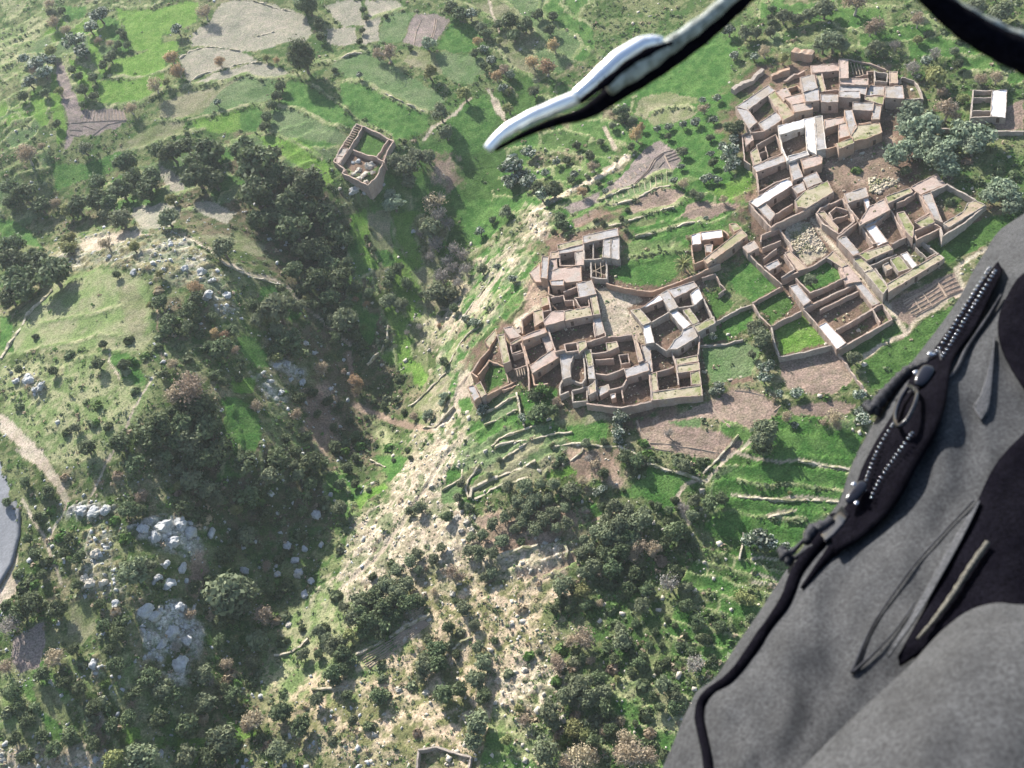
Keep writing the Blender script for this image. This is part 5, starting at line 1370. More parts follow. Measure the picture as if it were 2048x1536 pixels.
TREES = '''
A D 720,940,150 780,1030,130 880,1040,140 700,1100,150 560,1060,130 560,1160,150 450,1200,140 850,1110,140 640,1180,130 1000,880,160 920,880,100 1090,850,110 1200,900,200 1260,870,120 1150,1030,170 1250,1050,150 1420,860,170 1500,940,220 1430,1000,130 1620,1000,140 1480,1120,220 1570,1080,120 1680,1170,180 1800,1040,200 1850,1090,130 1510,1290,150 1720,1330,190 1850,1440,160 1900,1240,150 1950,1340,130 2010,1390,120 1790,1220,130 1560,1240,100 50,1080,130 140,1130,160 230,1190,130 60,1180,100 70,1440,160 180,1500,150 1540,1160,120 1640,1250,140 1240,970,120 1130,940,120 1600,900,120 1690,1030,120
A O 700,1270,150 980,1270,130 1300,1450,160 490,860,110 610,1250,90 300,70,70
A B 150,900,150 310,130,90 380,170,80 1195,70,100 905,500,110 760,630,90 200,420,70 640,250,60 570,230,60 290,20,80 320,1190,80 240,850,60
A T 1000,330,100 1040,410,100 1280,350,80 1615,355,50
A Y 290,290,90 1555,340,50 345,530,70 970,480,60 1000,1160,90 400,1440,110 620,1420,90 400,1220,120
A C 1040,170,80 580,80,120 520,150,110 430,230,130 220,360,120 250,410,110 480,290,110 560,110,90 140,330,80 1270,600,55 170,470,100 300,340,80
A D 1640,500,70 1620,560,70 1590,610,70 1560,680,75 1545,740,65 1550,700,60 720,200,55 740,260,55 690,260,60 640,330,80 480,520,80 550,560,60 540,450,70 700,180,50 600,380,60 460,440,60 420,400,60 260,540,60 130,560,70 330,720,60 480,610,50 360,60,60
C O 1280,720,130 1060,1050,200 1130,990,120 990,1020,110 1080,1160,100 1180,1450,140 1320,850,110 1700,1350,100 1200,1000,120 1880,580,90 1540,170,80
C T 1870,390,110 1960,420,140 2010,290,100 1640,480,100 1520,260,70
C B 950,340,130 1250,1300,160 1290,1400,150 880,340,90 1690,440,90
C Y 1210,460,110 1440,600,110 1660,260,60 1720,690,90 1710,580,60
C P 1200,275,110 980,1290,150 950,1240,90 1730,470,70
C C 1740,1050,170 1850,960,100 1720,1150,130 1930,1240,120 1850,1160,110 1600,380,80 1560,310,70 1470,90,90 760,480,60 1680,560,70 1800,1110,100
C D 870,310,60 430,40,120 500,150,90 515,230,70 400,10,140 1400,80,120 1350,50,100 1720,130,130 1750,220,100 1820,160,110 1650,150,80 790,60,50 800,110,50 780,190,50 765,260,60 600,440,40 1050,900,45 1090,300,45 250,560,60 930,95,40 1560,420,70 1500,340,60 1980,180,90 1900,90,80 1580,210,80 2000,100,70
D D 150,220,250 200,450,260 380,500,230 450,600,200 620,590,140 120,640,220 330,720,230 560,720,240 700,800,150 450,900,200 60,900,160 240,800,180 1100,640,130 1030,700,120 1180,770,140 1500,940,120 1620,1000,100 100,1290,180 150,1410,180 520,1270,130 700,1250,120 300,960,140 500,420,150 620,980,130 1000,780,110 820,860,120 1320,880,90 840,250,60 870,440,60 800,330,50 760,1350,110 1520,1500,110 1980,180,80
D O 600,330,120 600,200,80 1000,930,160 1120,970,150 600,1120,250 1400,260,240 1350,200,130 1450,850,230 480,1110,120 1600,860,130 1880,640,120 1340,450,90
D W 1480,130,220 1450,400,200 1500,700,200 1600,620,140 1700,500,150 1560,220,150 1620,450,160 1720,640,150 1400,520,130 1550,560,150 1300,300,110 1660,760,130 1180,1230,80 1300,1180,90
D T 700,920,80 800,960,80
D G 260,900,120 1500,1040,70 780,1170,60
D C 1860,290,110 1480,960,80 1000,650,60 1790,1140,90
D T 1480,1160,60
B D 1140,570,100 930,590,100 980,700,120 970,760,100 1100,650,110 1090,740,100 1680,830,180 1300,870,140 1350,760,90 1220,850,90 720,960,90 1180,1200,200 1100,1190,120 1200,1330,200 1060,1300,160 930,1310,180 850,1360,120 1300,1450,180 900,1400,130 700,1420,150 500,1440,130 300,420,210 100,460,200 230,360,130 60,340,180 130,530,160 50,560,140 340,370,160 200,440,140 1250,1020,70 1310,1060,60 1040,1400,140 1160,1470,150 960,1500,120 680,430,60 1400,1040,60 1480,610,80 1600,880,70 1240,680,80 960,1020,60 1000,1230,90 1420,1530,130 200,790,45 310,1000,70 600,840,60 570,960,80 110,990,60 1120,1530,120
B O 1620,640,210 1100,1420,180 1750,620,100 440,1330,70 1500,700,100 1620,760,100 260,640,0
B T 1140,500,100 1250,780,70 1310,790,70
B B 1100,1090,230 1030,1130,140 1380,880,60 1500,1200,90 1530,1395,70 1880,990,100 620,250,100 1010,960,80
B Y 880,620,60 1620,910,80 610,240,90 780,270,90 400,230,110 930,430,60 1790,570,80
E O 920,140,120 1010,190,110 1040,240,100 1300,120,100 770,60,90 1440,120,80 640,590,160 700,560,120 1090,680,240 1180,690,150 1190,420,110 1640,280,90 1240,920,120 980,1080,110 780,1150,120 990,1220,110 1080,1390,160 680,1480,170 1150,750,130 860,90,70 1220,1020,80 900,1480,120 1340,1450,120
E B 680,220,80 260,1005,120 20,1050,90 1220,1300,140 1090,1030,80 1270,800,130 1290,560,60 1190,1340,80 920,790,70
E W 50,830,130 250,740,80 180,735,80 30,860,90 1010,1110,80 850,950,70
E D 640,60,130 620,280,110 670,290,80 350,960,70 1350,1260,130 150,740,130 100,780,110 270,760,110 560,890,90 1180,60,130 1350,40,130 1000,40,130 1100,500,110 890,260,110 1200,220,120 1500,60,140 1060,820,90 1280,300,100 200,1080,80 380,1150,90 450,1240,90 300,1120,80 60,1160,90 130,1300,80 90,1230,70 480,740,60 370,650,60 230,200,70 120,150,60 180,320,60 30,250,60 170,500,70 130,430,60 330,420,60 380,520,70 300,500,60 200,600,60 820,1190,110 720,1090,100 640,1180,90 560,1040,80 520,960,70 500,850,70 900,1330,130 760,1300,110 620,1290,90 540,1330,80 1000,1480,110 260,1450,90 330,1380,80 450,1420,80 120,1480,90 70,1390,80 200,1380,70 1120,1180,90 1080,1150,70 1060,920,70 1140,960,60 1380,650,80 1300,680,70 1450,1330,110 940,660,70 1020,620,80
E Y 1140,290,70 540,1490,110 370,650,50 850,170,60
F T 700,200,170 720,270,110
F B 390,90,110 150,510,130 590,110,80 1120,285,60 1240,520,110
F P 1520,330,100 1510,390,90 1380,500,110 1350,520,70
F D 800,530,60 1550,1450,130 180,350,140 300,300,110 450,380,120 250,700,120 500,800,140 150,850,150 400,950,150 620,1000,130 280,1150,160 550,1150,140 130,1250,140 700,700,110 650,560,100 350,500,100 880,780,60 960,420,80 1080,370,80 1150,470,70 880,380,60 560,420,90 1210,900,60 1050,920,60 1180,830,60 500,620,100 700,900,90 60,950,130 60,720,110 380,1300,120 200,1400,130 700,1150,100 820,1200,60 90,600,90
F O 530,1380,160 160,1050,130 1300,1370,150 1200,1400,110 140,980,90
F Y 930,320,40 800,520,60
G D 740,170,170 680,200,110 1260,410,80 1430,540,140 1530,570,140 1260,680,110 870,600,60 1450,1180,180 1270,1330,200 1400,1320,170 1750,1240,130 1330,1460,170 1700,940,80 1790,980,90 1780,1070,90 1840,890,80 1930,1180,90 1980,1270,80 1900,1100,90 1240,940,80 1360,820,50 1420,810,50 830,450,50 1600,550,80 1650,920,60 1480,610,90 1500,660,80 1860,960,60 580,1230,80 1880,1290,80
G O 1110,430,100 1920,610,140 1860,590,90 620,790,160 470,790,130 740,770,110 850,770,130 1000,830,150 560,900,150 680,900,150 640,980,150 450,1040,120 350,1100,120 600,1060,130 760,1050,180 850,1000,130 700,1130,150 960,1090,130 420,1230,140 260,1350,150 350,1330,120 160,1310,120 1350,960,150 1450,980,150 1290,1060,150 1400,1080,210 1560,1060,200 1200,1150,150 1300,1180,200 1600,1000,130 1150,1290,140 1080,1340,130 1170,1450,160 2000,900,120 1990,1020,120 1380,1210,160 1500,1230,160 1100,1220,110 520,1000,110 800,900,110 940,960,110 320,690,70 400,560,70 850,610,60 870,1130,100 90,760,90 60,880,100 150,950,80 530,1130,110 1090,1490,110
G B 870,90,100 1200,590,120 1550,1280,150 1670,1300,150 1500,1360,120 1090,740,90
G W 1790,350,110 1140,560,90 780,1100,110 1400,560,70
G C 1400,220,130 1390,350,130 1370,290,100 590,220,90 250,180,90 1200,830,100 1250,800,80 1380,400,80 240,150,70
H B 700,200,90 540,650,120 1480,150,120 1310,800,110 1650,930,80 1350,1250,70
H T 900,370,160 950,310,90 440,860,120
H D 780,170,150 1780,300,120 400,470,90 510,550,110 310,590,90 200,840,170 250,1080,140 270,1150,120 860,480,80 350,760,90 600,440,70 800,230,110 1560,620,90 1540,400,80 560,1100,60 620,1120,60 830,1010,60 780,1080,70 820,1190,60 1180,390,70 680,90,60 200,1200,60 120,900,110 60,820,110
H O 1300,520,110 580,790,70 700,300,80 1450,900,100 1400,880,80 870,250,90 490,730,60
H C 370,720,100 1700,650,120 1640,480,100 1530,740,100 80,880,120 1230,770,80 1480,760,90 1600,760,90 1290,650,70 1080,330,80 1180,310,80 1300,290,80 1420,270,90 1560,250,80 220,610,80 300,570,60 680,780,60 1500,1080,50 130,700,80 150,960,80 1660,560,90 1540,540,70 1600,60,80 1480,80,70 640,860,70
I O 690,140,190 1150,560,160 830,920,200 900,1000,180 560,1400,240 600,1110,190 100,730,160 40,860,160 60,1190,200 20,1330,150 110,90,90 1300,300,130 1460,900,150 1000,960,150 640,1200,120 60,620,120 1130,480,100 720,990,140 1560,1000,120 30,450,100
I Y 860,190,140 270,1320,120 780,1230,160 1110,860,60 1020,1140,50 960,1310,50 370,1080,90 850,1290,110
I B 850,550,220 750,570,130 1500,80,140 670,750,150 830,1460,250 1230,1420,260 1180,1300,170 400,1170,110 1680,710,120 640,700,90 930,1450,150 1130,1440,150 910,720,90 1350,1450,160 980,280,80 720,1490,150
I D 960,860,160 1540,940,120 1560,1070,130 1010,1050,150 1060,1240,110 930,1330,110 290,1310,120 1090,700,90 1040,1110,110 1280,740,110 880,300,110 640,330,90 1220,800,80 1100,1330,90 180,560,80 520,650,60 760,860,90 1420,790,80 1380,980,80 1490,400,60 1550,450,60 1680,640,80 1800,560,80 1480,720,80 1350,600,70 1250,430,80 1750,400,80 1620,520,60 1830,700,70 1400,500,70 1300,680,70 1580,600,70 1700,480,60 1900,470,70 1650,200,70 1250,1190,60 760,330,90 680,280,90 1440,1080,90 1200,180,120 1340,190,120 1240,60,130 1450,600,60 1230,650,60
P D 970,600,200 1060,700,200 930,820,200 1060,830,180 1260,660,180 1350,640,140 700,1100,160 620,1260,180 700,1220,150 960,430,80 1600,870,130 1500,1050,190 1520,1180,170 1560,1440,200 1000,1450,180 860,740,180 1150,620,170 1160,760,130 780,1140,120 880,920,120 1020,930,120 640,1330,110 1670,1090,90 350,870,80 500,1100,90 740,1450,110 1700,640,60 1420,730,70 1660,640,60 1700,1400,160 1900,1450,170
P O 850,650,200 1170,560,190 1250,500,150 800,780,180 1080,520,180 620,1030,150 360,1100,130 1280,300,150 1170,380,130 1480,290,120 1400,1180,180 1740,700,140 1930,1180,180 1850,1300,180 1880,240,160 480,1490,150 500,900,130 1440,980,110 1340,240,110 700,980,130 1350,380,90 1900,80,120 1540,190,110 1380,1290,120 1800,840,110 720,700,110 1980,400,110 1800,100,100 560,960,110
P Y 760,940,150 820,980,90
P B 1620,400,150 1700,440,110 1480,560,80
N O 760,260,200 690,300,130 820,300,130 430,110,120 170,220,110 700,50,160 600,90,110 1050,310,110 1720,40,180 1900,70,160 1580,340,70 240,220,90 340,210,90 1330,90,80 1000,350,70 520,130,90 1820,130,130
N B 910,20,170 1050,160,140 300,340,110 1330,130,120 1520,730,190 1500,610,110 1750,530,110 1860,520,110 1010,200,90 1470,700,110 1580,780,100
N W 1300,450,120 1180,300,90 1450,350,110
N Y 1460,510,160 1640,650,95 1330,260,80 420,390,100 1410,480,90
N P 1290,720,150 1240,790,120 1370,830,200 1270,860,180 1280,980,160 1180,1040,170 1400,960,180 1480,1060,190 1640,870,190 1760,920,190 1560,960,150 1540,1140,140 1700,990,150 1900,1240,160 1950,1300,160 1820,1310,130 1960,1390,130 1840,1260,90 1330,760,110 1440,880,130 1330,900,130 1660,960,120 1520,1060,130 1350,1030,130
N C 60,1000,140 90,1080,110 1840,220,130 1870,270,100 60,200,100 90,370,80 230,380,80 1400,400,90 1330,520,60 100,930,80 1780,200,100 1900,330,100 50,1130,90
N D 110,860,120 60,850,90 1420,1060,90 350,60,60 340,110,60 345,150,60 1250,1150,80 1100,360,70 1600,430,80 1880,400,80 1980,280,90 130,870,70
L C 520,930,90 500,1000,90 590,1090,60 700,1090,80 1060,1090,80 1080,1240,90 680,1270,50 240,1050,80 200,750,60 540,900,50 1070,1190,60
L O 450,700,130 490,760,120 780,415,85 510,1310,170 480,1370,130 1040,880,95 430,860,60
L D 530,1350,130 490,1420,120 1170,220,30 120,1490,60
L B 920,1230,130 640,1230,80 860,1250,60 940,1280,70
L T 1150,230,0
M D 150,560,70 190,540,60 20,820,80 350,720,50 20,660,90 100,990,60 60,940,60 180,1010,50 120,1060,60 300,990,50
M Y 270,900,70 440,520,18 290,920,50
M C 330,690,90 430,725,60 370,700,60 290,700,60
M O 180,550,60 60,870,60
M W 0,850,100 95,1150,90 50,580,50
J D 640,1330,110 780,1440,90 300,1080,60
J P 2000,1290,70
J C 470,440,90 110,750,80 200,770,80 250,1420,80 350,340,60 450,620,0
J G 700,1290,120
C T2 390,340,215
A T2 1800,15,130
'''
KIND = {'D': ('dark green', 'tree', 'tree', 'dark green trees'), 'O': ('grey-green', 'olive tree', 'olive_tree', 'olive trees'), 'P': ('pale silvery green', 'tree', 'silvery_tree', 'pale silvery trees'),
        'B': ('bare tan', 'tree', 'bare_tree', 'bare tan trees'), 'T': ('rusty orange-brown', 'tree', 'rusty_tree', 'rusty brown trees'), 'Y': ('yellow-green', 'tree', 'yellow_green_tree', 'yellow-green trees'),
        'C': ('speckled prickly-pear', 'clump', 'prickly_pear', 'prickly-pear clumps'), 'G': ('fresh bright green', 'shrub', 'bright_shrub', 'bright green shrubs'), 'W': ('leafless grey', 'tree', 'leafless_tree', 'leafless grey trees')}
_tr = []; _tall = []
for ln in TREES.strip().split('\n'):
    f = ln.split(); fac = TILES[f[0]][2]
    for q in f[2:]:
        x, y, d = map(float, q.split(','))
        if d <= 0: continue
        u, v = T(f[0], [(x, y)])[0]
        (_tall if f[1] == 'T2' else _tr).append([u, v, d / fac, f[1] if f[1] != 'T2' else 'D'])
# drop doubles listed in overlapping views of the photograph
_keep = []
_OV = T('B', [(1270, 1140), (1410, 1140), (1490, 1190), (1550, 1300), (1550, 1400), (1480, 1536), (1390, 1440), (1310, 1290)])
_tr = [t for t in _tr if not inpoly(_OV, np.array([t[0]]), np.array([t[1]]))[0]]
for t in sorted(_tr, key=lambda q: -q[2]):
    if all(math.hypot(t[0] - k[0], t[1] - k[1]) > .32 * max(t[2], k[2]) for k in _keep): _keep.append(t)
_tr = _keep
uv = np.array([t[:2] for t in _tr]); dpx = np.array([t[2] for t in _tr])
P0 = hit(uv, 1.0); dep = project(P0)[2]; RAD = np.maximum(.45, dpx * dep / FPX * .5 * 1.12)
P1 = hit(uv, RAD * .95)
CG = {}
for i, t in enumerate(_tr):
    k = t[3]; sz = 'large ' if RAD[i] > 4.2 else 'small ' if RAD[i] < 2.0 else ''
    if RAD[i] < 1.55 and k in 'DOP': ds, noun = sz + KIND[k][0], 'bush'
    else: ds, noun = sz + KIND[k][0], KIND[k][1]
    CG.setdefault((k, noun), []).append((i, (t[0], t[1], t[2], ds)))
TREELAB = {}
for (k, noun), L in CG.items():
    for (i, _), s in zip(L, make_labels([q[1] for q in L], noun)): TREELAB[i] = (s, noun)
for i, t in enumerate(_tr):
    k = t[3]; s, noun = TREELAB[i]; x, y = P1[i][:2]; r = RAD[i]; z = float(hf(x, y)[0]) - .05
    nm = 'bush' if noun == 'bush' else KIND[k][2]; j = R_.randrange(NV)
    root = link(nm, None, None, s, noun.replace('olive tree', 'tree'), KIND[k][3] if noun != 'bush' else 'bushes on the slopes', None, (x, y, z))
    root.rotation_euler = (0, 0, R_.uniform(0, 6.283)); sc = r * R_.uniform(.95, 1.05)
    root.scale = (sc * R_.uniform(.9, 1.1), sc * R_.uniform(.9, 1.1), sc * R_.uniform(.82, 1.0))
    link('crown', CROWN[k][j], root)
    if r > 1.3: link('trunk', TRUNK[k][R_.randrange(NV)], root)
    elif noun == 'bush' or r <= 1.3:
        root.location.z -= r * .35
# the two tall dense trees among the upper fields
tc = [leafmesh('crown_tall', 'leaf_D', 900 + i, 3600, 46, .075, .95) for i in range(2)]
tt = trunkmesh('trunk_tall', 'bark', 77)
for i, (t, s) in enumerate(zip(_tall, ['tall rounded dark green tree standing alone by the pale bank below the grey fallow', 'tall dark tree cut by the top edge of the photo beside the grey fallow'])):
    q = np.array([t[:2]]); r = t[2] * project(hit(q, 3.0))[2][0] / FPX * .5; p = hit(q, r * 1.35)[0]
    root = link('tall_tree', None, None, s, 'tree', None, None, (p[0], p[1], float(hf(p[0], p[1])[0]))); root.scale = (r, r, r * 1.25)
    link('crown', tc[i], root); link('trunk', tt, root)
# palm
def palm(u, v, r, hgt):
    p = hit([(u, v)], hgt)[0]; z = float(hf(p[0], p[1])[0])
    root = link('palm_tree', None, None, 'palm tree with spiky radiating fronds beside the curved earth wall', 'palm', None, None, (p[0], p[1], z))
    mb = MB(); tube(mb, [(0, 0, -.3), (.05, 0, hgt * .5), (0, .05, hgt)], [.32, .26, .24], 8); mb.build('trunk', 'bark_pale', root)
    meshes = []
    for m in range(3):
        V = []; F = []; n = 9; L = r
        for i in range(n + 1):
            s = i / n; x = L * s; zz = math.sin(s * 2.2) * L * (.28 - .12 * m) - s * s * L * .25 * m
            wd = .34 * math.sin(min(1, s * 1.6 + .1) * math.pi * .9) + .02
            V += [(x, -wd, zz - wd * .5), (x, 0, zz), (x, wd, zz - wd * .5)]
        for i in range(n):
            b = 3 * i; F += [(b, b + 3, b + 4, b + 1), (b + 1, b + 4, b + 5, b + 2)]
        me = bpy.data.meshes.new('frond'); me.from_pydata(V, [], F); me.materials.append(MATS['leaf_Y'])
        c = me.color_attributes.new('Leaf', 'FLOAT_COLOR', 'POINT')
        for d_ in c.data: g = R_.random() * .5; d_.color = (g, g, g, 1)
        meshes.append(me)
    for i in range(34):
        o = link('frond', meshes[i % 3], root, loc=(0, 0, hgt)); o.rotation_euler = (0, R_.uniform(-.75, .35), i * 2.399)
palm(1368, 528, 2.9, 2.6)

# ------------------------------------------------------------------ countless small growth, stones
def merge(name, tmpl, locs, scl, rot, mat, kind='stuff', zsc=None, colv=None):
    """tmpl: list of (V,F); one joined mesh"""
    Vs = []; Fs = []; Cs = []; base = 0
    r = np.random.RandomState(5); pick = r.randint(0, len(tmpl), len(locs))
    for m, (TV, TF) in enumerate(tmpl):
        ix = np.where(pick == m)[0]
        if not len(ix): continue
        c, s = np.cos(rot[ix]), np.sin(rot[ix]); V = TV[None] * scl[ix, None, None]
        if zsc is not None: V = V * np.stack([np.ones(len(ix)), np.ones(len(ix)), zsc[ix]], 1)[:, None]
        X = V[..., 0] * c[:, None] - V[..., 1] * s[:, None]; Y = V[..., 0] * s[:, None] + V[..., 1] * c[:, None]
        W = np.stack([X, Y, V[..., 2]], -1) + locs[ix, None]
        Vs.append(W.reshape(-1, 3)); Fs.append((TF[None] + (base + np.arange(len(ix)) * len(TV))[:, None, None]).reshape(-1, TF.shape[1])); base += len(ix) * len(TV)
        g = np.clip(r.rand(len(ix)) * .7 + .15, 0, 1)[:, None] + r.uniform(-.25, .25, (len(ix), len(TV))); Cs.append(np.clip(g, 0, 1).ravel())
    V = np.concatenate(Vs); F = np.concatenate(Fs); me = mesh_np(name, V, F, mat)
    at = me.color_attributes.new('Leaf', 'FLOAT_COLOR', 'POINT'); c = np.concatenate(Cs)
    at.data.foreach_set('color', np.stack([c, c, c, np.ones_like(c)], 1).astype(np.float32).ravel())
    return link(name, me, kind=kind)
def bush_t(seed, n):
    r = np.random.RandomState(seed); d = r.normal(size=(n, 3)); d[:, 2] = np.abs(d[:, 2]) * .9; d /= np.linalg.norm(d, axis=1)[:, None]
    c = d * r.uniform(.5, 1.0, n)[:, None] * np.array([1, 1, .8]); nr = d + r.normal(size=(n, 3)) * .5; nr /= np.linalg.norm(nr, axis=1)[:, None]
    a = np.cross(nr, r.normal(size=(n, 3))); a /= np.linalg.norm(a, axis=1)[:, None]; b = np.cross(nr, a); s = r.uniform(.28, .5, n)
    V = np.stack([c - a * s[:, None], c - b * s[:, None] * .7, c + a * s[:, None], c + b * s[:, None] * .7], 1).reshape(-1, 3)
    return V, np.arange(n * 4).reshape(n, 4)
BT = [bush_t(i, 11) for i in range(6)]
def stone_t(seed):
    r = np.random.RandomState(seed)
    V = np.array([(-1, -1, 0), (1, -1, 0), (1, 1, 0), (-1, 1, 0), (-.7, -.7, .8), (.7, -.7, .8), (.7, .7, .8), (-.7, .7, .8)], float) * .7
    V = V + r.uniform(-.28, .28, V.shape); V[:, :2] *= r.uniform(.7, 1.2, 2); V[:4, 2] = -.5
    return V, np.array([(4, 5, 6, 7), (0, 1, 5, 4), (1, 2, 6, 5), (2, 3, 7, 6), (3, 0, 4, 7)])
ST = [stone_t(i) for i in range(8)]
rr = np.random.RandomState(21)
M_ = 110000
uvr = np.stack([rr.uniform(-60, 2110, M_), rr.uniform(-60, 1600, M_)], 1)
Pr = hit(uvr, 0.0); du, dv, dd = project(Pr)
den = attr(DENS, Pr[:, 0], Pr[:, 1]); nz = fbm(Pr[:, 0], Pr[:, 1], 9.0, 2, 3)
acc = rr.rand(M_) < den * (.20 + .45 * sstep(.42, .6, nz))
Sx = Pr[acc]; Suv = uvr[acc]; ns = len(Sx)
sz = rr.gamma(2.6, .17, ns).clip(.2, 1.4); kind = rr.choice(4, ns, p=[.50, .20, .12, .18]); _pl = attr(ROCK, Sx[:, 0], Sx[:, 1]) > .22; kind = np.where(_pl & (rr.rand(ns) < .5), rr.choice([2, 3], ns), kind); sz = np.where(_pl, sz * .8, sz)
# the 240 largest become bushes of their own, the rest one mass per leaf colour
vis = (Suv[:, 0] > 10) & (Suv[:, 0] < 1330 + 700 * (Suv[:, 1] < 420)) & (Suv[:, 1] > 10) & (Suv[:, 1] < 1520)
own = np.argsort(-(sz / project(Sx)[2]) * vis)[:240]
isown = np.zeros(ns, bool); isown[own] = True
LK = ['D', 'G', 'B', 'O']; LN = ['dark green', 'bright green', 'dry tan', 'grey-green']
SM = {}
for k in range(4):
    ms = []
    for j in range(3):
        V, F = bush_t(50 + 3 * k + j, 90); V = V * np.array([1, 1, 1.1]); me = mesh_np('shrub_' + LK[k], V, F, 'leaf_' + LK[k])
        at = me.color_attributes.new('Leaf', 'FLOAT_COLOR', 'POINT'); c = np.repeat(rr.rand(90), 4); at.data.foreach_set('color', np.stack([c, c, c, np.ones_like(c)], 1).astype(np.float32).ravel()); ms.append(me)
    SM[k] = ms
    ix = np.where((kind == k) & ~isown)[0]
    merge('undergrowth', BT, Sx[ix] - np.array([0, 0, .05]), sz[ix], rr.rand(len(ix)) * 6.28, 'leaf_' + LK[k], zsc=rr.uniform(.7, 1.3, len(ix)))
for s, i in zip(make_labels([(Suv[i][0], Suv[i][1], sz[i], 'low ' + LN[kind[i]]) for i in own], 'shrub'), own):
    o = link('shrub', SM[kind[i]][R_.randrange(3)], None, s, 'shrub', 'low shrubs scattered on the slopes', None, tuple(Sx[i] - np.array([0, 0, .08])))
    q = sz[i] * 1.15; o.scale = (q, q * R_.uniform(.8, 1.1), q * R_.uniform(.8, 1.1)); o.rotation_euler = (0, 0, R_.uniform(0, 6.28))
# grass tussocks: tiny, over everything but bare fields
acc = rr.rand(M_) < .25 * (den > .25)
Gx = Pr[acc] + rr.normal(size=(acc.sum(), 3)) * np.array([.6, .6, 0]); Gx[:, 2] = hf(Gx[:, 0], Gx[:, 1])
merge('grass', [bush_t(80 + i, 6) for i in range(4)], Gx, rr.uniform(.15, .38, len(Gx)), rr.rand(len(Gx)) * 6.28, 'leaf_G')
# scrubby growth along the field banks
hp = []
for ln in LINES.strip().split('\n'):
    f_ = ln.split()
    if f_[1] != 'dry' or f_[0] not in 'ACHDM': continue
    L_ = T(f_[0], [tuple(map(float, q.split(','))) for q in f_[3:]])
    for a, b in zip(L_[:-1], L_[1:]):
        n_ = int(np.hypot(*(b - a)) / 3.2)
        for i in range(n_):
            q = a + (b - a) * i / max(1, n_)
            if fbm(np.array([q[0]]), np.array([q[1]]), 40.0, 3, 2)[0] > .44 and rr.rand() < .75: hp.append((q[0] + rr.normal() * 2, q[1] + 3 + rr.normal() * 2.5))
hp = hit(np.array(hp), 0.0)
merge('bank_growth', BT, hp, rr.gamma(2.6, .19, len(hp)).clip(.2, 1.3), rr.rand(len(hp)) * 6.28, 'leaf_D', zsc=rr.uniform(.7, 1.2, len(hp)))
# stones over the rocky ground
rk = attr(ROCK, Pr[:, 0], Pr[:, 1])
acc = rr.rand(M_) < rk * .62 * (.3 + sstep(.4, .6, fbm(Pr[:, 0], Pr[:, 1], 5.0, 5, 3))) + .007 * (den > .3)
Kx = Pr[acc]; left = Suv[:0]; uk = uvr[acc]; ks = rr.gamma(2.0, .14, len(Kx)).clip(.1, 1.1)
gr = uk[:, 0] < 740
for nm, mt, sel in (('stones', 'stone', ~gr), ('stones', 'stone_grey', gr)):
    merge(nm, ST, Kx[sel] - np.array([0, 0, .05]), ks[sel], rr.rand(sel.sum()) * 6.28, mt, zsc=rr.uniform(.5, 1.1, sel.sum()))
# rubble heap between the houses
rub = T('L', [(rr.uniform(0, 1), rr.uniform(0, 1)) for _ in range(900)]) * 0
q = rr.rand(900, 2); rub = np.array([lerp(lerp((640, 120), (770, 70), a), lerp((690, 260), (880, 250), a), b) for a, b in q]); rp = hit(T('L', rub), 0.1)
merge('rubble', ST, rp, rr.gamma(2.5, .08, 900).clip(.08, .5), rr.rand(900) * 6.28, 'wallstone')
q = rr.rand(700, 2); rub = np.array([lerp(lerp((1000, 1190), (1230, 1210), a), lerp((1010, 1290), (1060, 1300), a), b) for a, b in q]); rp = hit(T('N', rub), 0.1)
merge('rubble', ST, rp, rr.gamma(2.5, .09, 700).clip(.1, .6), rr.rand(700) * 6.28, 'wallstone')

# weeds on the roofs, fallen bricks and litter in the yards
Wx = []
for rf, W, z in ROOFS:
    n_ = {'roof_moss': .55, 'roof_earth': .15, 'roof_cement': .05, 'roof_pink': .04}.get(rf, 0); A = abs(area2(W)); C0 = np.mean([q[:2] for q in W], 0)
    for _ in range(int(A * n_) + 1 if n_ else 0):
        i = R_.randrange(len(W)); a, b = W[i][:2], W[(i + 1) % len(W)][:2]; f, g = R_.random(), R_.random() ** .7
        q = (a + (b - a) * f) * g + C0 * (1 - g); q = C0 + (q - C0) * .9; Wx.append((q[0], q[1], z))
Wx = np.array(Wx); merge('roof_weeds', BT, Wx, rr.gamma(2.5, .10, len(Wx)).clip(.12, .6), rr.rand(len(Wx)) * 6.28, 'leaf_Y', zsc=rr.uniform(.3, .7, len(Wx)))
VIL = [T('S', [(1480, 200), (1600, 130), (1800, 120), (1850, 300), (1990, 400), (1900, 470), (1720, 520), (1790, 640), (1670, 700), (1560, 640), (1480, 520), (1490, 300)]),
       T('S', [(1080, 480), (1240, 450), (1250, 560), (1420, 560), (1410, 800), (1250, 820), (1000, 800), (940, 760), (1060, 600)])]
for P_, n_ in zip(VIL, (1500, 1300)):
    q = np.stack([rr.uniform(P_[:, 0].min(), P_[:, 0].max(), n_ * 3), rr.uniform(P_[:, 1].min(), P_[:, 1].max(), n_ * 3)], 1); q = q[inpoly(P_, q[:, 0], q[:, 1])][:n_]; p_ = hit(q, 0.0)
    merge('rubble', ST, p_, rr.gamma(1.8, .09, len(p_)).clip(.08, .55), rr.rand(len(p_)) * 6.28, 'wallstone')
    merge('weeds', BT, p_[::4] + np.array([.5, .3, 0]), rr.gamma(2, .15, len(p_[::4])).clip(.12, .7), rr.rand(len(p_[::4])) * 6.28, 'leaf_G')

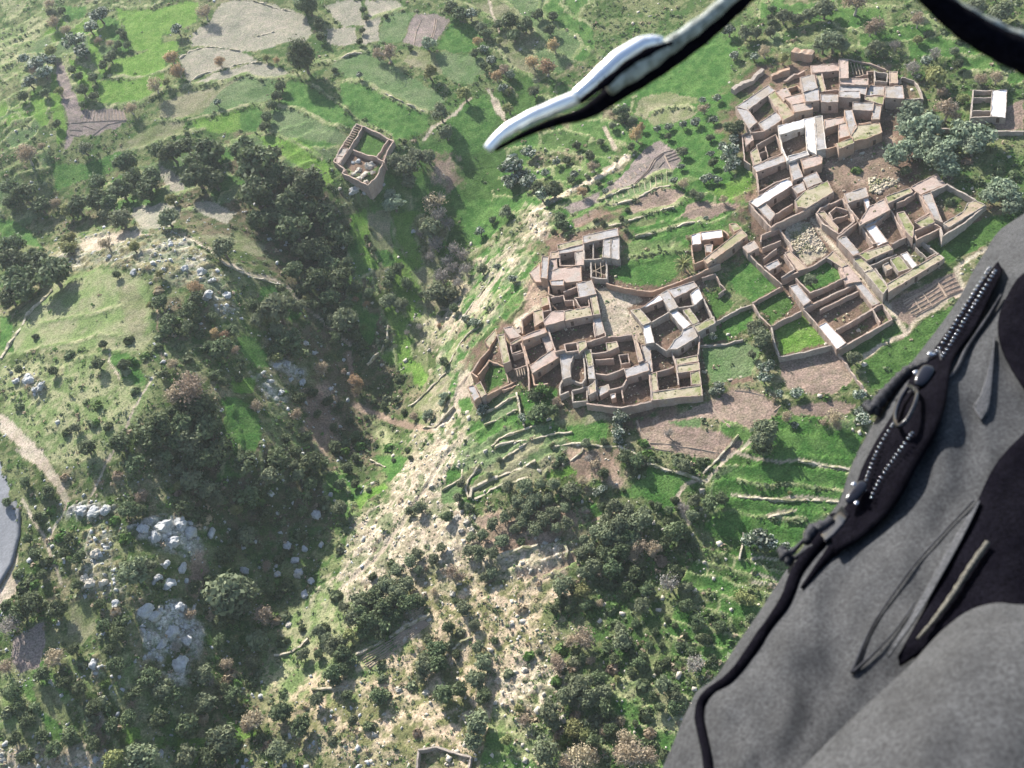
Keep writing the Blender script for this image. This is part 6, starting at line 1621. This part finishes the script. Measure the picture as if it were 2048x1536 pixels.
# boulders and outcrops one can point at
def boulder_mesh(seed, sub=3):
    bm = bmesh.new(); bmesh.ops.create_icosphere(bm, subdivisions=sub, radius=1.0); r = np.random.RandomState(seed)
    pl = r.normal(size=(9, 3)); pl /= np.linalg.norm(pl, axis=1)[:, None]; dist = r.uniform(.55, .9, 9)
    for v in bm.verts:
        p = np.array(v.co)
        for n_, d_ in zip(pl, dist):
            e = p @ n_ - d_
            if e > 0: p = p - n_ * e * .85
        k = 1 + .55 * (vnoise(np.array([p[0] * 2.3 + seed]), np.array([p[1] * 2.3 + p[2] * 1.7]), seed)[0] - .5) + .3 * (vnoise(np.array([p[0] * 6 + seed]), np.array([p[1] * 6 + p[2] * 5]), seed + 1)[0] - .5)
        v.co = Vector(p * k)
    me = bpy.data.meshes.new('boulder'); bm.to_mesh(me); bm.free(); me.materials.append(MATS['stone_grey']); return me
BM_ = [boulder_mesh(i) for i in range(6)]; BM2 = [m.copy() for m in BM_]
for m in BM2: m.materials.clear(); m.materials.append(MATS['stone'])
BOUL = '''
P grey 150,420,90 330,410,110 440,480,90 300,300,100 230,180,110 380,200,80 380,590,100
E grey 1020,400,70 810,650,90 760,620,60 1180,580,70 700,780,110 750,800,90 860,760,80 830,880,100 900,920,90 870,1040,110 780,940,80 690,380,100 790,370,110 870,360,100 920,400,90 840,440,90 750,420,80 450,300,90 400,290,80 510,290,70 880,570,70 800,550,60 450,1030,70 560,740,60 620,820,60
B grey 100,1060,80 170,1050,100 240,1090,90 200,1110,60 1620,970,80 1680,960,70 1640,1130,70 1580,1060,60 1540,1010,50 1180,420,80 1080,400,80 1240,470,70 1330,560,80 1210,560,110 1000,260,60 780,420,60 640,330,50
D grey 380,1490,45 590,1485,50 1240,290,70 1250,940,25 240,1330,80 320,1420,90 120,1340,70
F grey 630,370,60 200,210,110 100,180,80 160,380,60 340,1440,140
R pale 760,845,200 700,960,170 620,900,120 640,1000,150 720,1050,110 560,950,110 800,930,100 540,1140,110 620,1130,90 380,1130,70
R grey 620,780,110 550,800,90 580,1150,160 540,1000,0 540,1190,110 940,1080,70 700,1190,90
N pale 1075,1295,45 2020,895,60
G pale 130,1080,80 60,1040,80 180,1150,70 90,1150,60 200,1040,60 730,660,50
P pale 1640,590,80 1450,800,50 1370,780,50 900,1130,0 1180,1400,80 1420,1430,90 240,850,80 1230,430,60 1600,240,50
I pale 830,80,50 610,990,25 800,760,90 620,880,60 150,80,80 410,790,70
H pale 675,575,40 860,0,0
E pale 460,500,80 440,640,90 410,620,70 500,640,70 1500,630,50 1340,600,55 1440,600,60
'''
bl = []
for ln in BOUL.strip().split('\n'):
    f = ln.split()
    for q in f[2:]:
        x, y, d = map(float, q.split(','))
        if d > 0: u, v = T(f[0], [(x, y)])[0]; bl.append((u, v, d / TILES[f[0]][2], 'weathered grey' if f[1] == 'grey' else 'pale sunlit'))
labs = make_labels([b for b in bl], 'boulder')
pb = hit(np.array([b[:2] for b in bl]), 0.2); db = project(pb)[2]
for b, s, p, d_ in zip(bl, labs, pb, db):
    r = max(.3, b[2] * d_ / FPX * .36); o = link('boulder', (BM_ if 'grey' in b[3] else BM2)[R_.randrange(6)], None, s, 'boulder', 'boulders and outcrops', None, (p[0], p[1], float(hf(p[0], p[1])[0]) + r * .1))
    o.scale = (r * 1.1, r * R_.uniform(.8, 1.1), r * R_.uniform(.55, .85)); o.rotation_euler = (R_.uniform(-.3, .3), R_.uniform(-.3, .3), R_.uniform(0, 6.28))
# ------------------------------------------------------------------ the flyer's own gear close to the lens
def m_fabric(ca, cb, ws=900.0):
    def f(t, p):
        n = noise(t, 60.0, 4, .65); r = ramp(t, n.outputs[0], [(.3, ca), (.7, cb)])
        n2 = noise(t, 700.0, 4, .8); r2 = ramp(t, n2.outputs[0], [(.36, .5), (.64, 1.6)])
        c = mixc(t, 1.0, r.outputs[0], r2.outputs[0], 'MULTIPLY'); t.links.new(c, p.inputs['Base Color'])
        wv = N(t, 'ShaderNodeTexWave', wave_type='BANDS', bands_direction='DIAGONAL'); wv.inputs['Scale'].default_value = ws; wv.inputs['Distortion'].default_value = 1.5
        tc = N(t, 'ShaderNodeTexCoord'); t.links.new(tc.outputs['Object'], wv.inputs['Vector'])
        bump(t, p, wv.outputs[0], .5, .0008)
        p.inputs['Sheen Weight'].default_value = .2 if ca[0] > .05 else 0.0; p.inputs['Sheen Roughness'].default_value = .5
    return f
nmat('fabric_grey', m_fabric((.034, .034, .035), (.056, .056, .057)), .85, .25)
nmat('fabric_light', m_fabric((.14, .145, .145), (.20, .20, .205)), .8, .3)
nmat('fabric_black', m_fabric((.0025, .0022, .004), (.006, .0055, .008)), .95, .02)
nmat('tape_black', m_fabric((.004, .004, .006), (.010, .010, .013), 400.0), .55, .3)
def m_flat(c, metal):
    def f(t, p): p.inputs['Base Color'].default_value = (*c, 1); p.inputs['Metallic'].default_value = metal
    return f
nmat('gloss_black', m_flat((.010, .010, .014), 0), .18, .4)
nmat('tooth_metal', m_flat((.42, .42, .44), 1), .22, .5)
def m_sleeve(t, p):
    n = noise(t, 420.0, 2, .6); r = ramp(t, n.outputs[0], [(.40, (.02, .02, .025)), (.47, (.85, .85, .86))]); n2 = noise(t, 60.0, 2, .5); r2 = ramp(t, n2.outputs[0], [(.42, 0.0), (.62, .75)])
    t.links.new(mixc(t, r2.outputs[0], (.93, .93, .94), r.outputs[0]), p.inputs['Base Color']); p.inputs['Metallic'].default_value = .45
nmat('silver', m_sleeve, .24, .6)
nmat('fabric_mid', m_fabric((.045, .045, .047), (.070, .070, .074)), .8, .3)
nmat('brass_coil', m_two((.015, .014, .012), (.15, .135, .10), 700.0, .5, .001), .5, .4)
nmat('web_pale', m_two((.10, .11, .08), (.50, .52, .46), 260.0, .6, .002), .6, .4)
nmat('cord_black', m_fabric((.006, .006, .009), (.03, .03, .036), 500.0), .6, .3)
GO = CPOS + np.array([.12, .12, -.42])                       # the garment's own origin
BASEZ = .42
def on(u, v, k=0.0):
    """point of the lap surface (a level surface BASEZ below the camera) dropped by k"""
    d = rays([(u, v)])[0]; return CPOS + d * ((BASEZ + k) / -d[2])
def wrk(u, v, wr, seed):
    return wr * (vnoise(np.array([u / 170.0 + seed]), np.array([v / 260.0]), 2)[0] - .5) * 2 + wr * .4 * (vnoise(np.array([u / 45.0]), np.array([v / 80.0]), 3)[0] - .5)
_ED = None
def ks(u, v):
    """how far the cloth has fallen away below the level surface at this spot"""
    global _ED
    if _ED is None: _ED = np.array(rs(EDGE, 6.0))
    i = int(np.argmin(np.hypot(_ED[:, 0] - u, _ED[:, 1] - v))); e = _ED[i]; inside = (u - e[0]) * .9 + (v - e[1]) * .44
    s = max(0.0, math.hypot(u - e[0], v - e[1])) if inside > 0 else 0.0
    return .03 * math.exp(-s / 90.0) + wrk(u, v, .012, 3) * min(1, s / 60)
def ons(u, v, k=0.0): return on(u, v, k + ks(u, v))
def rs(path, step=14.0, cyc=False):
    P = [np.array(p, float) for p in path]; out = []
    for i in range(len(P) - 1):
        p0 = P[max(0, i - 1)]; p1 = P[i]; p2 = P[i + 1]; p3 = P[min(len(P) - 1, i + 2)]
        n = max(1, int(np.linalg.norm(p2 - p1) / step))
        for j in range(n):
            t = j / n; out.append(.5 * (2 * p1 + (p2 - p0) * t + (2 * p0 - 5 * p1 + 4 * p2 - p3) * t * t + (3 * p1 - p0 - 3 * p2 + p3) * t ** 3))
    out.append(P[-1]); return out
suit = link('flight_jacket', None, None, 'dark grey fabric flight jacket with open black zippers filling the lower right corner', 'jacket', None, None, tuple(GO))
def fix(V): return [tuple(np.array(q) - GO) for q in V]
def sheet(name, edge, dirn, mat, k0, curve, parent, reach=1300.0, ncol=60, wr=.004, seed=0, back=.28):
    E = rs(edge, 10.0); dx, dy = dirn; V = []; cols = []
    for j in range(9): cols.append((140.0 * (1 - j / 9.0) ** 1.3, back * ((1 - j / 9.0) ** .8)))      # under side, rolled behind the edge
    for j in range(ncol + 1): cols.append((reach * (j / ncol) ** 1.7, 0.0))
    for e in E:
        for s, dr in cols:
            u, v = e[0] + dx * s, e[1] + dy * s
            if dr > 0: k = k0 + curve + dr
            else:
                k = k0 + curve * math.exp(-s / 90.0)
                k += wrk(u, v, wr, seed) * min(1, s / 60)
            V.append(on(u, v, k))
    M = len(cols); F = [(i * M + j, i * M + j + 1, (i + 1) * M + j + 1, (i + 1) * M + j) for i in range(len(E) - 1) for j in range(M - 1)]
    mb = MB(); mb.add(fix(V), F); return mb.build(name, mat, parent, True)
EDGE = [(2330, 240), (2200, 320), (2110, 380), (2048, 427), (1998, 462), (1968, 507), (1945, 544), (1925, 584), (1897, 628), (1864, 672), (1830, 716), (1795, 765), (1762, 818), (1735, 868), (1713, 910), (1696, 950), (1677, 1005), (1634, 1056), (1580, 1130), (1547, 1179), (1520, 1222), (1471, 1293), (1432, 1353), (1393, 1384), (1379, 1413), (1367, 1435), (1348, 1482), (1325, 1536), (1290, 1620), (1250, 1720)]
body = sheet('body_fabric', EDGE, (.9, .44), 'fabric_grey', 0.0, .03, suit, 1500.0, 90, .012, 3)
KN = [(2300, 1230), (2160, 1200), (2048, 1209), (1990, 1206), (1935, 1223), (1880, 1265), (1820, 1330), (1760, 1386), (1700, 1440), (1640, 1500), (1570, 1570), (1480, 1660)]
sheet('knee_fold', KN, (.55, .83), 'fabric_grey', -.07, .03, suit, 900.0, 40, .004, 9, .06)
def ptube(name, path, rpx, mat, parent, k=-.004, kk=8, flat=1.0, bumpy=0.0, step=8.0, dep=None):
    P = rs(path, step); n = len(P); rad = rpx if isinstance(rpx, (list, tuple)) else [rpx, rpx]
    W = []; Rd = []
    for i, q in enumerate(P):
        r = np.interp(i / max(1, n - 1), np.linspace(0, 1, len(rad)), rad) * (1 + bumpy * math.sin(i * 2.1) + bumpy * R_.uniform(-.6, .6))
        p = ons(q[0], q[1], k) if dep is None else at_depth(q[0], q[1], dep)
        W.append(p - GO); Rd.append(max(.0004, r * ((p - CPOS) @ _F) / FPX))
    mb = MB(); tube(mb, W, Rd, kk); return mb.build(name, mat, parent, True)
def patch(name, L, Rr_, mat, parent, k=-.002, nx=6, k2=None):
    A = rs(L, 16.0); n = len(A); B = rs(Rr_, 16.0); B = [B[int(round(i * (len(B) - 1) / (n - 1)))] for i in range(n)]; V = []
    for a, b in zip(A, B):
        for j in range(nx + 1):
            q = a + (b - a) * j / nx; s = math.sin(math.pi * j / nx); V.append(ons(q[0], q[1], k + (0 if k2 is None else (k2 - k) * s)))
    V2 = [p - np.array([0, 0, .0015]) for p in V]; M = nx + 1; O = len(V)
    F = [(i * M + j, i * M + j + 1, (i + 1) * M + j + 1, (i + 1) * M + j) for i in range(n - 1) for j in range(nx)]
    F2 = [tuple(x + O for x in reversed(f)) for f in F]
    rim = [(j, O + j, O + j + 1, j + 1) for j in range(nx)] + [(i * M, (i + 1) * M, O + (i + 1) * M, O + i * M) for i in range(n - 1)] + [(i * M + nx, O + i * M + nx, O + (i + 1) * M + nx, (i + 1) * M + nx) for i in range(n - 1)]
    mb = MB(); mb.add(fix(V + V2), F + F2 + rim); return mb.build(name, mat, parent, True)
# piping that runs down the front edge
ptube('piping', [(1672, 1035), (1642, 1083), (1613, 1118), (1592, 1150), (1577, 1190), (1558, 1224), (1530, 1262), (1505, 1300), (1480, 1335), (1455, 1362), (1425, 1382), (1404, 1405), (1399, 1436), (1405, 1470), (1413, 1510), (1420, 1580)], [13, 14, 14, 13, 12, 12, 12, 11, 10, 10, 9], 'fabric_black', suit, -0.0015)
ptube('piping', [(1668, 1100), (1640, 1130), (1618, 1158), (1604, 1176)], [14, 9, 6, 4], 'fabric_black', suit, -0.0015)
ptube('seam', [(2048, 990), (1985, 1080), (1900, 1215), (1800, 1370), (1690, 1480), (1560, 1600)], [1.6, 1.6], 'fabric_black', suit, -.0006)
# zipper: black tapes, metal teeth, sliders, pull cords
zp = patch('zipper', [(1996, 522), (1938, 598), (1878, 685), (1826, 748), (1786, 826), (1750, 885), (1722, 940), (1700, 1000), (1655, 1052)], [(2006, 540), (1950, 655), (1905, 722), (1893, 800), (1872, 862), (1832, 934), (1795, 1000), (1742, 1060), (1672, 1105)], 'fabric_black', suit, -.006, 6)
patch('fold_shade', [(2130, 520), (2048, 545), (2008, 604), (1996, 645), (2002, 690), (2025, 738), (2060, 792)], [(2140, 530), (2140, 560), (2140, 600), (2140, 650), (2140, 700), (2140, 760), (2140, 800)], 'fabric_black', suit, -0.0054)  # black patch standing in for the deep shade between folds
patch('fold_shade', [(2048, 866), (1990, 930), (1942, 1030), (1900, 1118), (1850, 1214), (1796, 1312)], [(2200, 860), (2200, 950), (2180, 1120), (2130, 1230), (1960, 1240), (1800, 1330)], 'fabric_black', suit, -0.0054)  # deep shade behind the knee fold, laid on as a black patch
patch('pocket_flap', [(1958, 1000), (1918, 1060), (1872, 1140), (1828, 1220), (1775, 1312)], [(1960, 1003), (1930, 1066), (1886, 1147), (1838, 1228), (1777, 1314)], 'fabric_mid', suit, -0.0072)
ptube('coil_zipper', [(1975, 1085), (1940, 1135), (1905, 1190), (1868, 1240), (1835, 1278)], [5.5, 6, 6, 5, 3], 'brass_coil', suit, -0.0081, bumpy=.15)
patch('tab', [(1988, 672), (1976, 740), (1960, 790), (1946, 812), (1962, 838)], [(1990, 674), (1986, 740), (1982, 790), (1976, 824), (1963, 839)], 'fabric_mid', suit, -0.0027)
ptube('drawcord_or_shadow', [(1948, 1000), (1890, 1062), (1830, 1128), (1785, 1190), (1748, 1246), (1722, 1300), (1704, 1345)], [1.2, 1.6, 2, 2, 2.2, 3, 5], 'cord_black', suit, -0.0015)
ptube('drawcord_or_shadow', [(1706, 1345), (1742, 1312), (1790, 1262), (1830, 1205)], [4, 2.4, 1.6, 1], 'cord_black', suit, -0.0015)  # the cord's blurred shadow on the cloth, built as a thin dark tube
ptube('drawcord_or_shadow', [(2003, 590), (1972, 640), (1935, 694), (1915, 735), (1902, 752), (1890, 760), (1880, 750)], [3, 3.5, 4, 4, 5, 5, 3], 'cord_black', suit, -0.0027)
tm = None
def tooth_mesh():
    bm = bmesh.new(); bmesh.ops.create_uvsphere(bm, u_segments=10, v_segments=7, radius=1.0)
    for v in bm.verts: v.co.x *= .42; v.co.z *= .7; v.co.y *= 1 + .15 * v.co.x
    me = bpy.data.meshes.new('tooth'); bm.to_mesh(me); bm.free(); me.materials.append(MATS['tooth_metal'])
    for p in me.polygons: p.use_smooth = True
    return me
tm = tooth_mesh()
def teeth(path, n, rpx, k=-.0085):
    P = rs(path, 2.0)
    for i in range(n):
        q = P[int((i + .5) / n * (len(P) - 1))]; q2 = P[min(len(P) - 1, int((i + .5) / n * (len(P) - 1)) + 2)]; p = ons(q[0], q[1], k); e = ons(q2[0], q2[1], k) - p
        o = link('tooth', tm, zp, loc=tuple(p - GO)); r = rpx * ((p - CPOS) @ _F) / FPX; o.scale = (r, r, r); o.rotation_euler = (0, 0, math.atan2(e[1], e[0]))
teeth([(1992, 540), (1962, 588), (1930, 640), (1900, 690), (1882, 716)], 24, 4.3)
teeth([(1980, 534), (1950, 582), (1918, 634), (1890, 680), (1868, 712)], 24, 4.3)
teeth([(1788, 846), (1764, 884), (1746, 922), (1734, 956), (1729, 985)], 17, 4.2)
teeth([(1826, 864), (1800, 900), (1772, 940), (1750, 978), (1742, 1000)], 18, 4.2)
def blob(name, u, v, lx, ly, rot, mat, parent, k, hz=.5, hole=0.0):
    bm = bmesh.new(); bmesh.ops.create_uvsphere(bm, u_segments=20, v_segments=12, radius=1.0)
    p = ons(u, v, k); s = ((p - CPOS) @ _F) / FPX
    for q in bm.verts:
        x, y, z = q.co; f = 1 + .25 * (abs(x) ** 2) * (1 if x > 0 else -.4)
        q.co = Vector((math.copysign(abs(x) ** .75, x), math.copysign(abs(y) ** .8, y) * f, math.copysign(abs(z) ** .8, z)))
    me = bpy.data.meshes.new(name); bm.to_mesh(me); bm.free(); me.materials.append(MATS[mat])
    for f in me.polygons: f.use_smooth = True
    o = link(name, me, parent, loc=tuple(p - GO)); o.scale = (lx * s, ly * s, min(lx, ly) * hz * s)
    e = ons(u + math.cos(rot) * 20, v + math.sin(rot) * 20, k) - p; o.rotation_euler = (0, 0, math.atan2(e[1], e[0])); return o
sA = -.95 - math.pi / 2 + math.pi / 2
for (u, v, lx, ly) in ((1848, 752, 30, 15), (1712, 985, 32, 12)):
    blob('slider', u, v, lx, ly, -.98, 'gloss_black', zp, -0.011)
blob('slider', 1832, 745, 6, 5, -.9, 'tooth_metal', zp, -0.016)
blob('slider', 1862, 708, 5, 7, -.9, 'tooth_metal', zp, -0.011)
blob('slider', 1708, 968, 5, 4, -1.1, 'tooth_metal', zp, -0.0165); blob('slider', 1713, 1006, 5, 4, -1.1, 'tooth_metal', zp, -0.0165)
def loop(name, pts, r, mat, k): return ptube(name, pts + [pts[0]], r, mat, zp, k - .006, step=6)
loop('pull_ring', [(1818, 772), (1800, 800), (1790, 832), (1796, 852), (1812, 842), (1828, 812), (1834, 785)], 5, 'gloss_black', -.007)
patch('pull_tab', [(1684, 1012), (1668, 1030), (1650, 1052), (1640, 1068)], [(1700, 1030), (1686, 1050), (1668, 1070), (1652, 1082)], 'gloss_black', suit, -0.0063)
ptube('pull_cord', [(1884, 722), (1880, 705), (1866, 702), (1858, 718), (1846, 728)], [4, 4.5, 5, 5, 6], 'cord_black', suit, -0.0045)
ptube('pull_cord', [(1862, 720), (1842, 728), (1822, 738), (1802, 755), (1784, 774), (1766, 794), (1752, 812), (1742, 820)], [9, 10, 11, 12, 12, 13, 15, 12], 'cord_black', suit, -0.0054, 10, bumpy=.16, step=5)
ptube('pull_cord', [(1732, 806), (1742, 816), (1756, 822), (1750, 828)], [9, 13, 12, 6], 'cord_black', suit, -0.0063, 10, bumpy=.2, step=4)
ptube('pull_cord', [(1792, 802), (1810, 790), (1838, 776)], [4, 4, 3], 'cord_black', suit, -0.0045)
ptube('pull_cord', [(1664, 1040), (1650, 1052), (1632, 1056), (1620, 1068), (1614, 1084)], [9, 12, 13, 13, 9], 'cord_black', suit, -0.0063, 10, bumpy=.16, step=5)
ptube('pull_cord', [(1618, 1070), (1602, 1086), (1584, 1104), (1572, 1108)], [5, 4.5, 5, 5], 'cord_black', suit, -0.0054)
ptube('pull_cord', [(1626, 1092), (1606, 1104), (1590, 1116), (1576, 1112)], [5, 4.5, 5, 5], 'cord_black', suit, -0.0054)
ptube('pull_cord', [(1562, 1096), (1568, 1108), (1578, 1120), (1570, 1126)], [8, 13, 13, 7], 'cord_black', suit, -0.0059, 10, bumpy=.2, step=4)
# a wrapped cord with a silver end hanging close above the lens, and a black webbing strap
cdR = at_depth(1200, 170, .30)
def hang(lab, cat, name, pieces):
    root = link(name, None, None, lab, cat, None, None, tuple(cdR))
    for nm, path, rad, mat, dep, bmp in pieces:
        P = rs(path, 10.0); n = len(P); W = []; Rd = []
        for i, q in enumerate(P):
            f = i / max(1, n - 1); d_ = dep[0] + (dep[1] - dep[0]) * f; r = np.interp(f, np.linspace(0, 1, len(rad)), rad) * (1 + bmp * math.sin(i * 1.3))
            W.append(at_depth(q[0], q[1], d_) - cdR); Rd.append(r * d_ / FPX)
        mb = MB(); tube(mb, W, Rd, 14); mb.build(nm, mat, root, True)
hang('blurred black cord with a bright silver metal end hanging over the top fields', 'cord', 'cord_with_metal_end', [
    ('metal_end', [(974, 299), (1004, 268), (1050, 240), (1105, 215), (1165, 190)], [9, 13, 14, 14, 15], 'silver', (.30, .30), .03),
    ('metal_end', [(1150, 196), (1195, 158), (1240, 118), (1290, 88), (1325, 84)], [14, 18, 20, 19, 12], 'silver', (.298, .298), .035),
    ('band', [(1160, 205), (1215, 162), (1262, 124), (1310, 98), (1345, 86)], [5, 9, 8, 9, 4], 'fabric_black', (.290, .290), .15),
    ('band', [(1000, 282), (1050, 252), (1110, 226), (1150, 210)], [2, 5, 5, 4], 'web_pale', (.292, .292), .15),
    ('webbing', [(1215, 176), (1290, 126), (1350, 84), (1420, 32), (1500, -40)], [16, 20, 16, 14, 13], 'web_pale', (.30, .30), .08),
    ('cord', [(990, 300), (1050, 268), (1110, 244), (1170, 226), (1230, 186), (1300, 144), (1360, 104), (1430, 50), (1520, -30)], [4, 8, 11, 19, 21, 20, 19, 16, 14], 'fabric_black', (.306, .306), .03)])
hang('blurred black webbing strap crossing the top right corner', 'strap', 'webbing_strap', [
    ('strap', [(1810, -60), (1862, -6), (1920, 42), (1980, 80), (2048, 112), (2140, 150)], [20, 22, 28, 30, 34, 36], 'fabric_black', (.26, .26), .02),
    ('stitching', [(1850, -40), (1905, 8), (1960, 42), (2030, 78), (2130, 118)], [10, 13, 16, 19, 20], 'web_pale', (.264, .264), .1)])

# ------------------------------------------------------------------ the air
hz = MB(); boxm(hz, (0, 300, 70), (1, 0, 0), (0, 1, 0), (0, 0, 1), 2500, 1300, 310)
hm = bpy.data.materials.new('air'); hm.use_nodes = True; t = hm.node_tree; t.nodes.clear()
o = t.nodes.new('ShaderNodeOutputMaterial'); pv = t.nodes.new('ShaderNodeVolumePrincipled'); pv.inputs['Color'].default_value = (.86, .92, 1, 1)
pv.inputs['Density'].default_value = .00008; pv.inputs['Anisotropy'].default_value = .3
t.links.new(pv.outputs[0], o.inputs['Volume']); MATS['air'] = hm
hz.build('haze', 'air', None, kind='stuff')
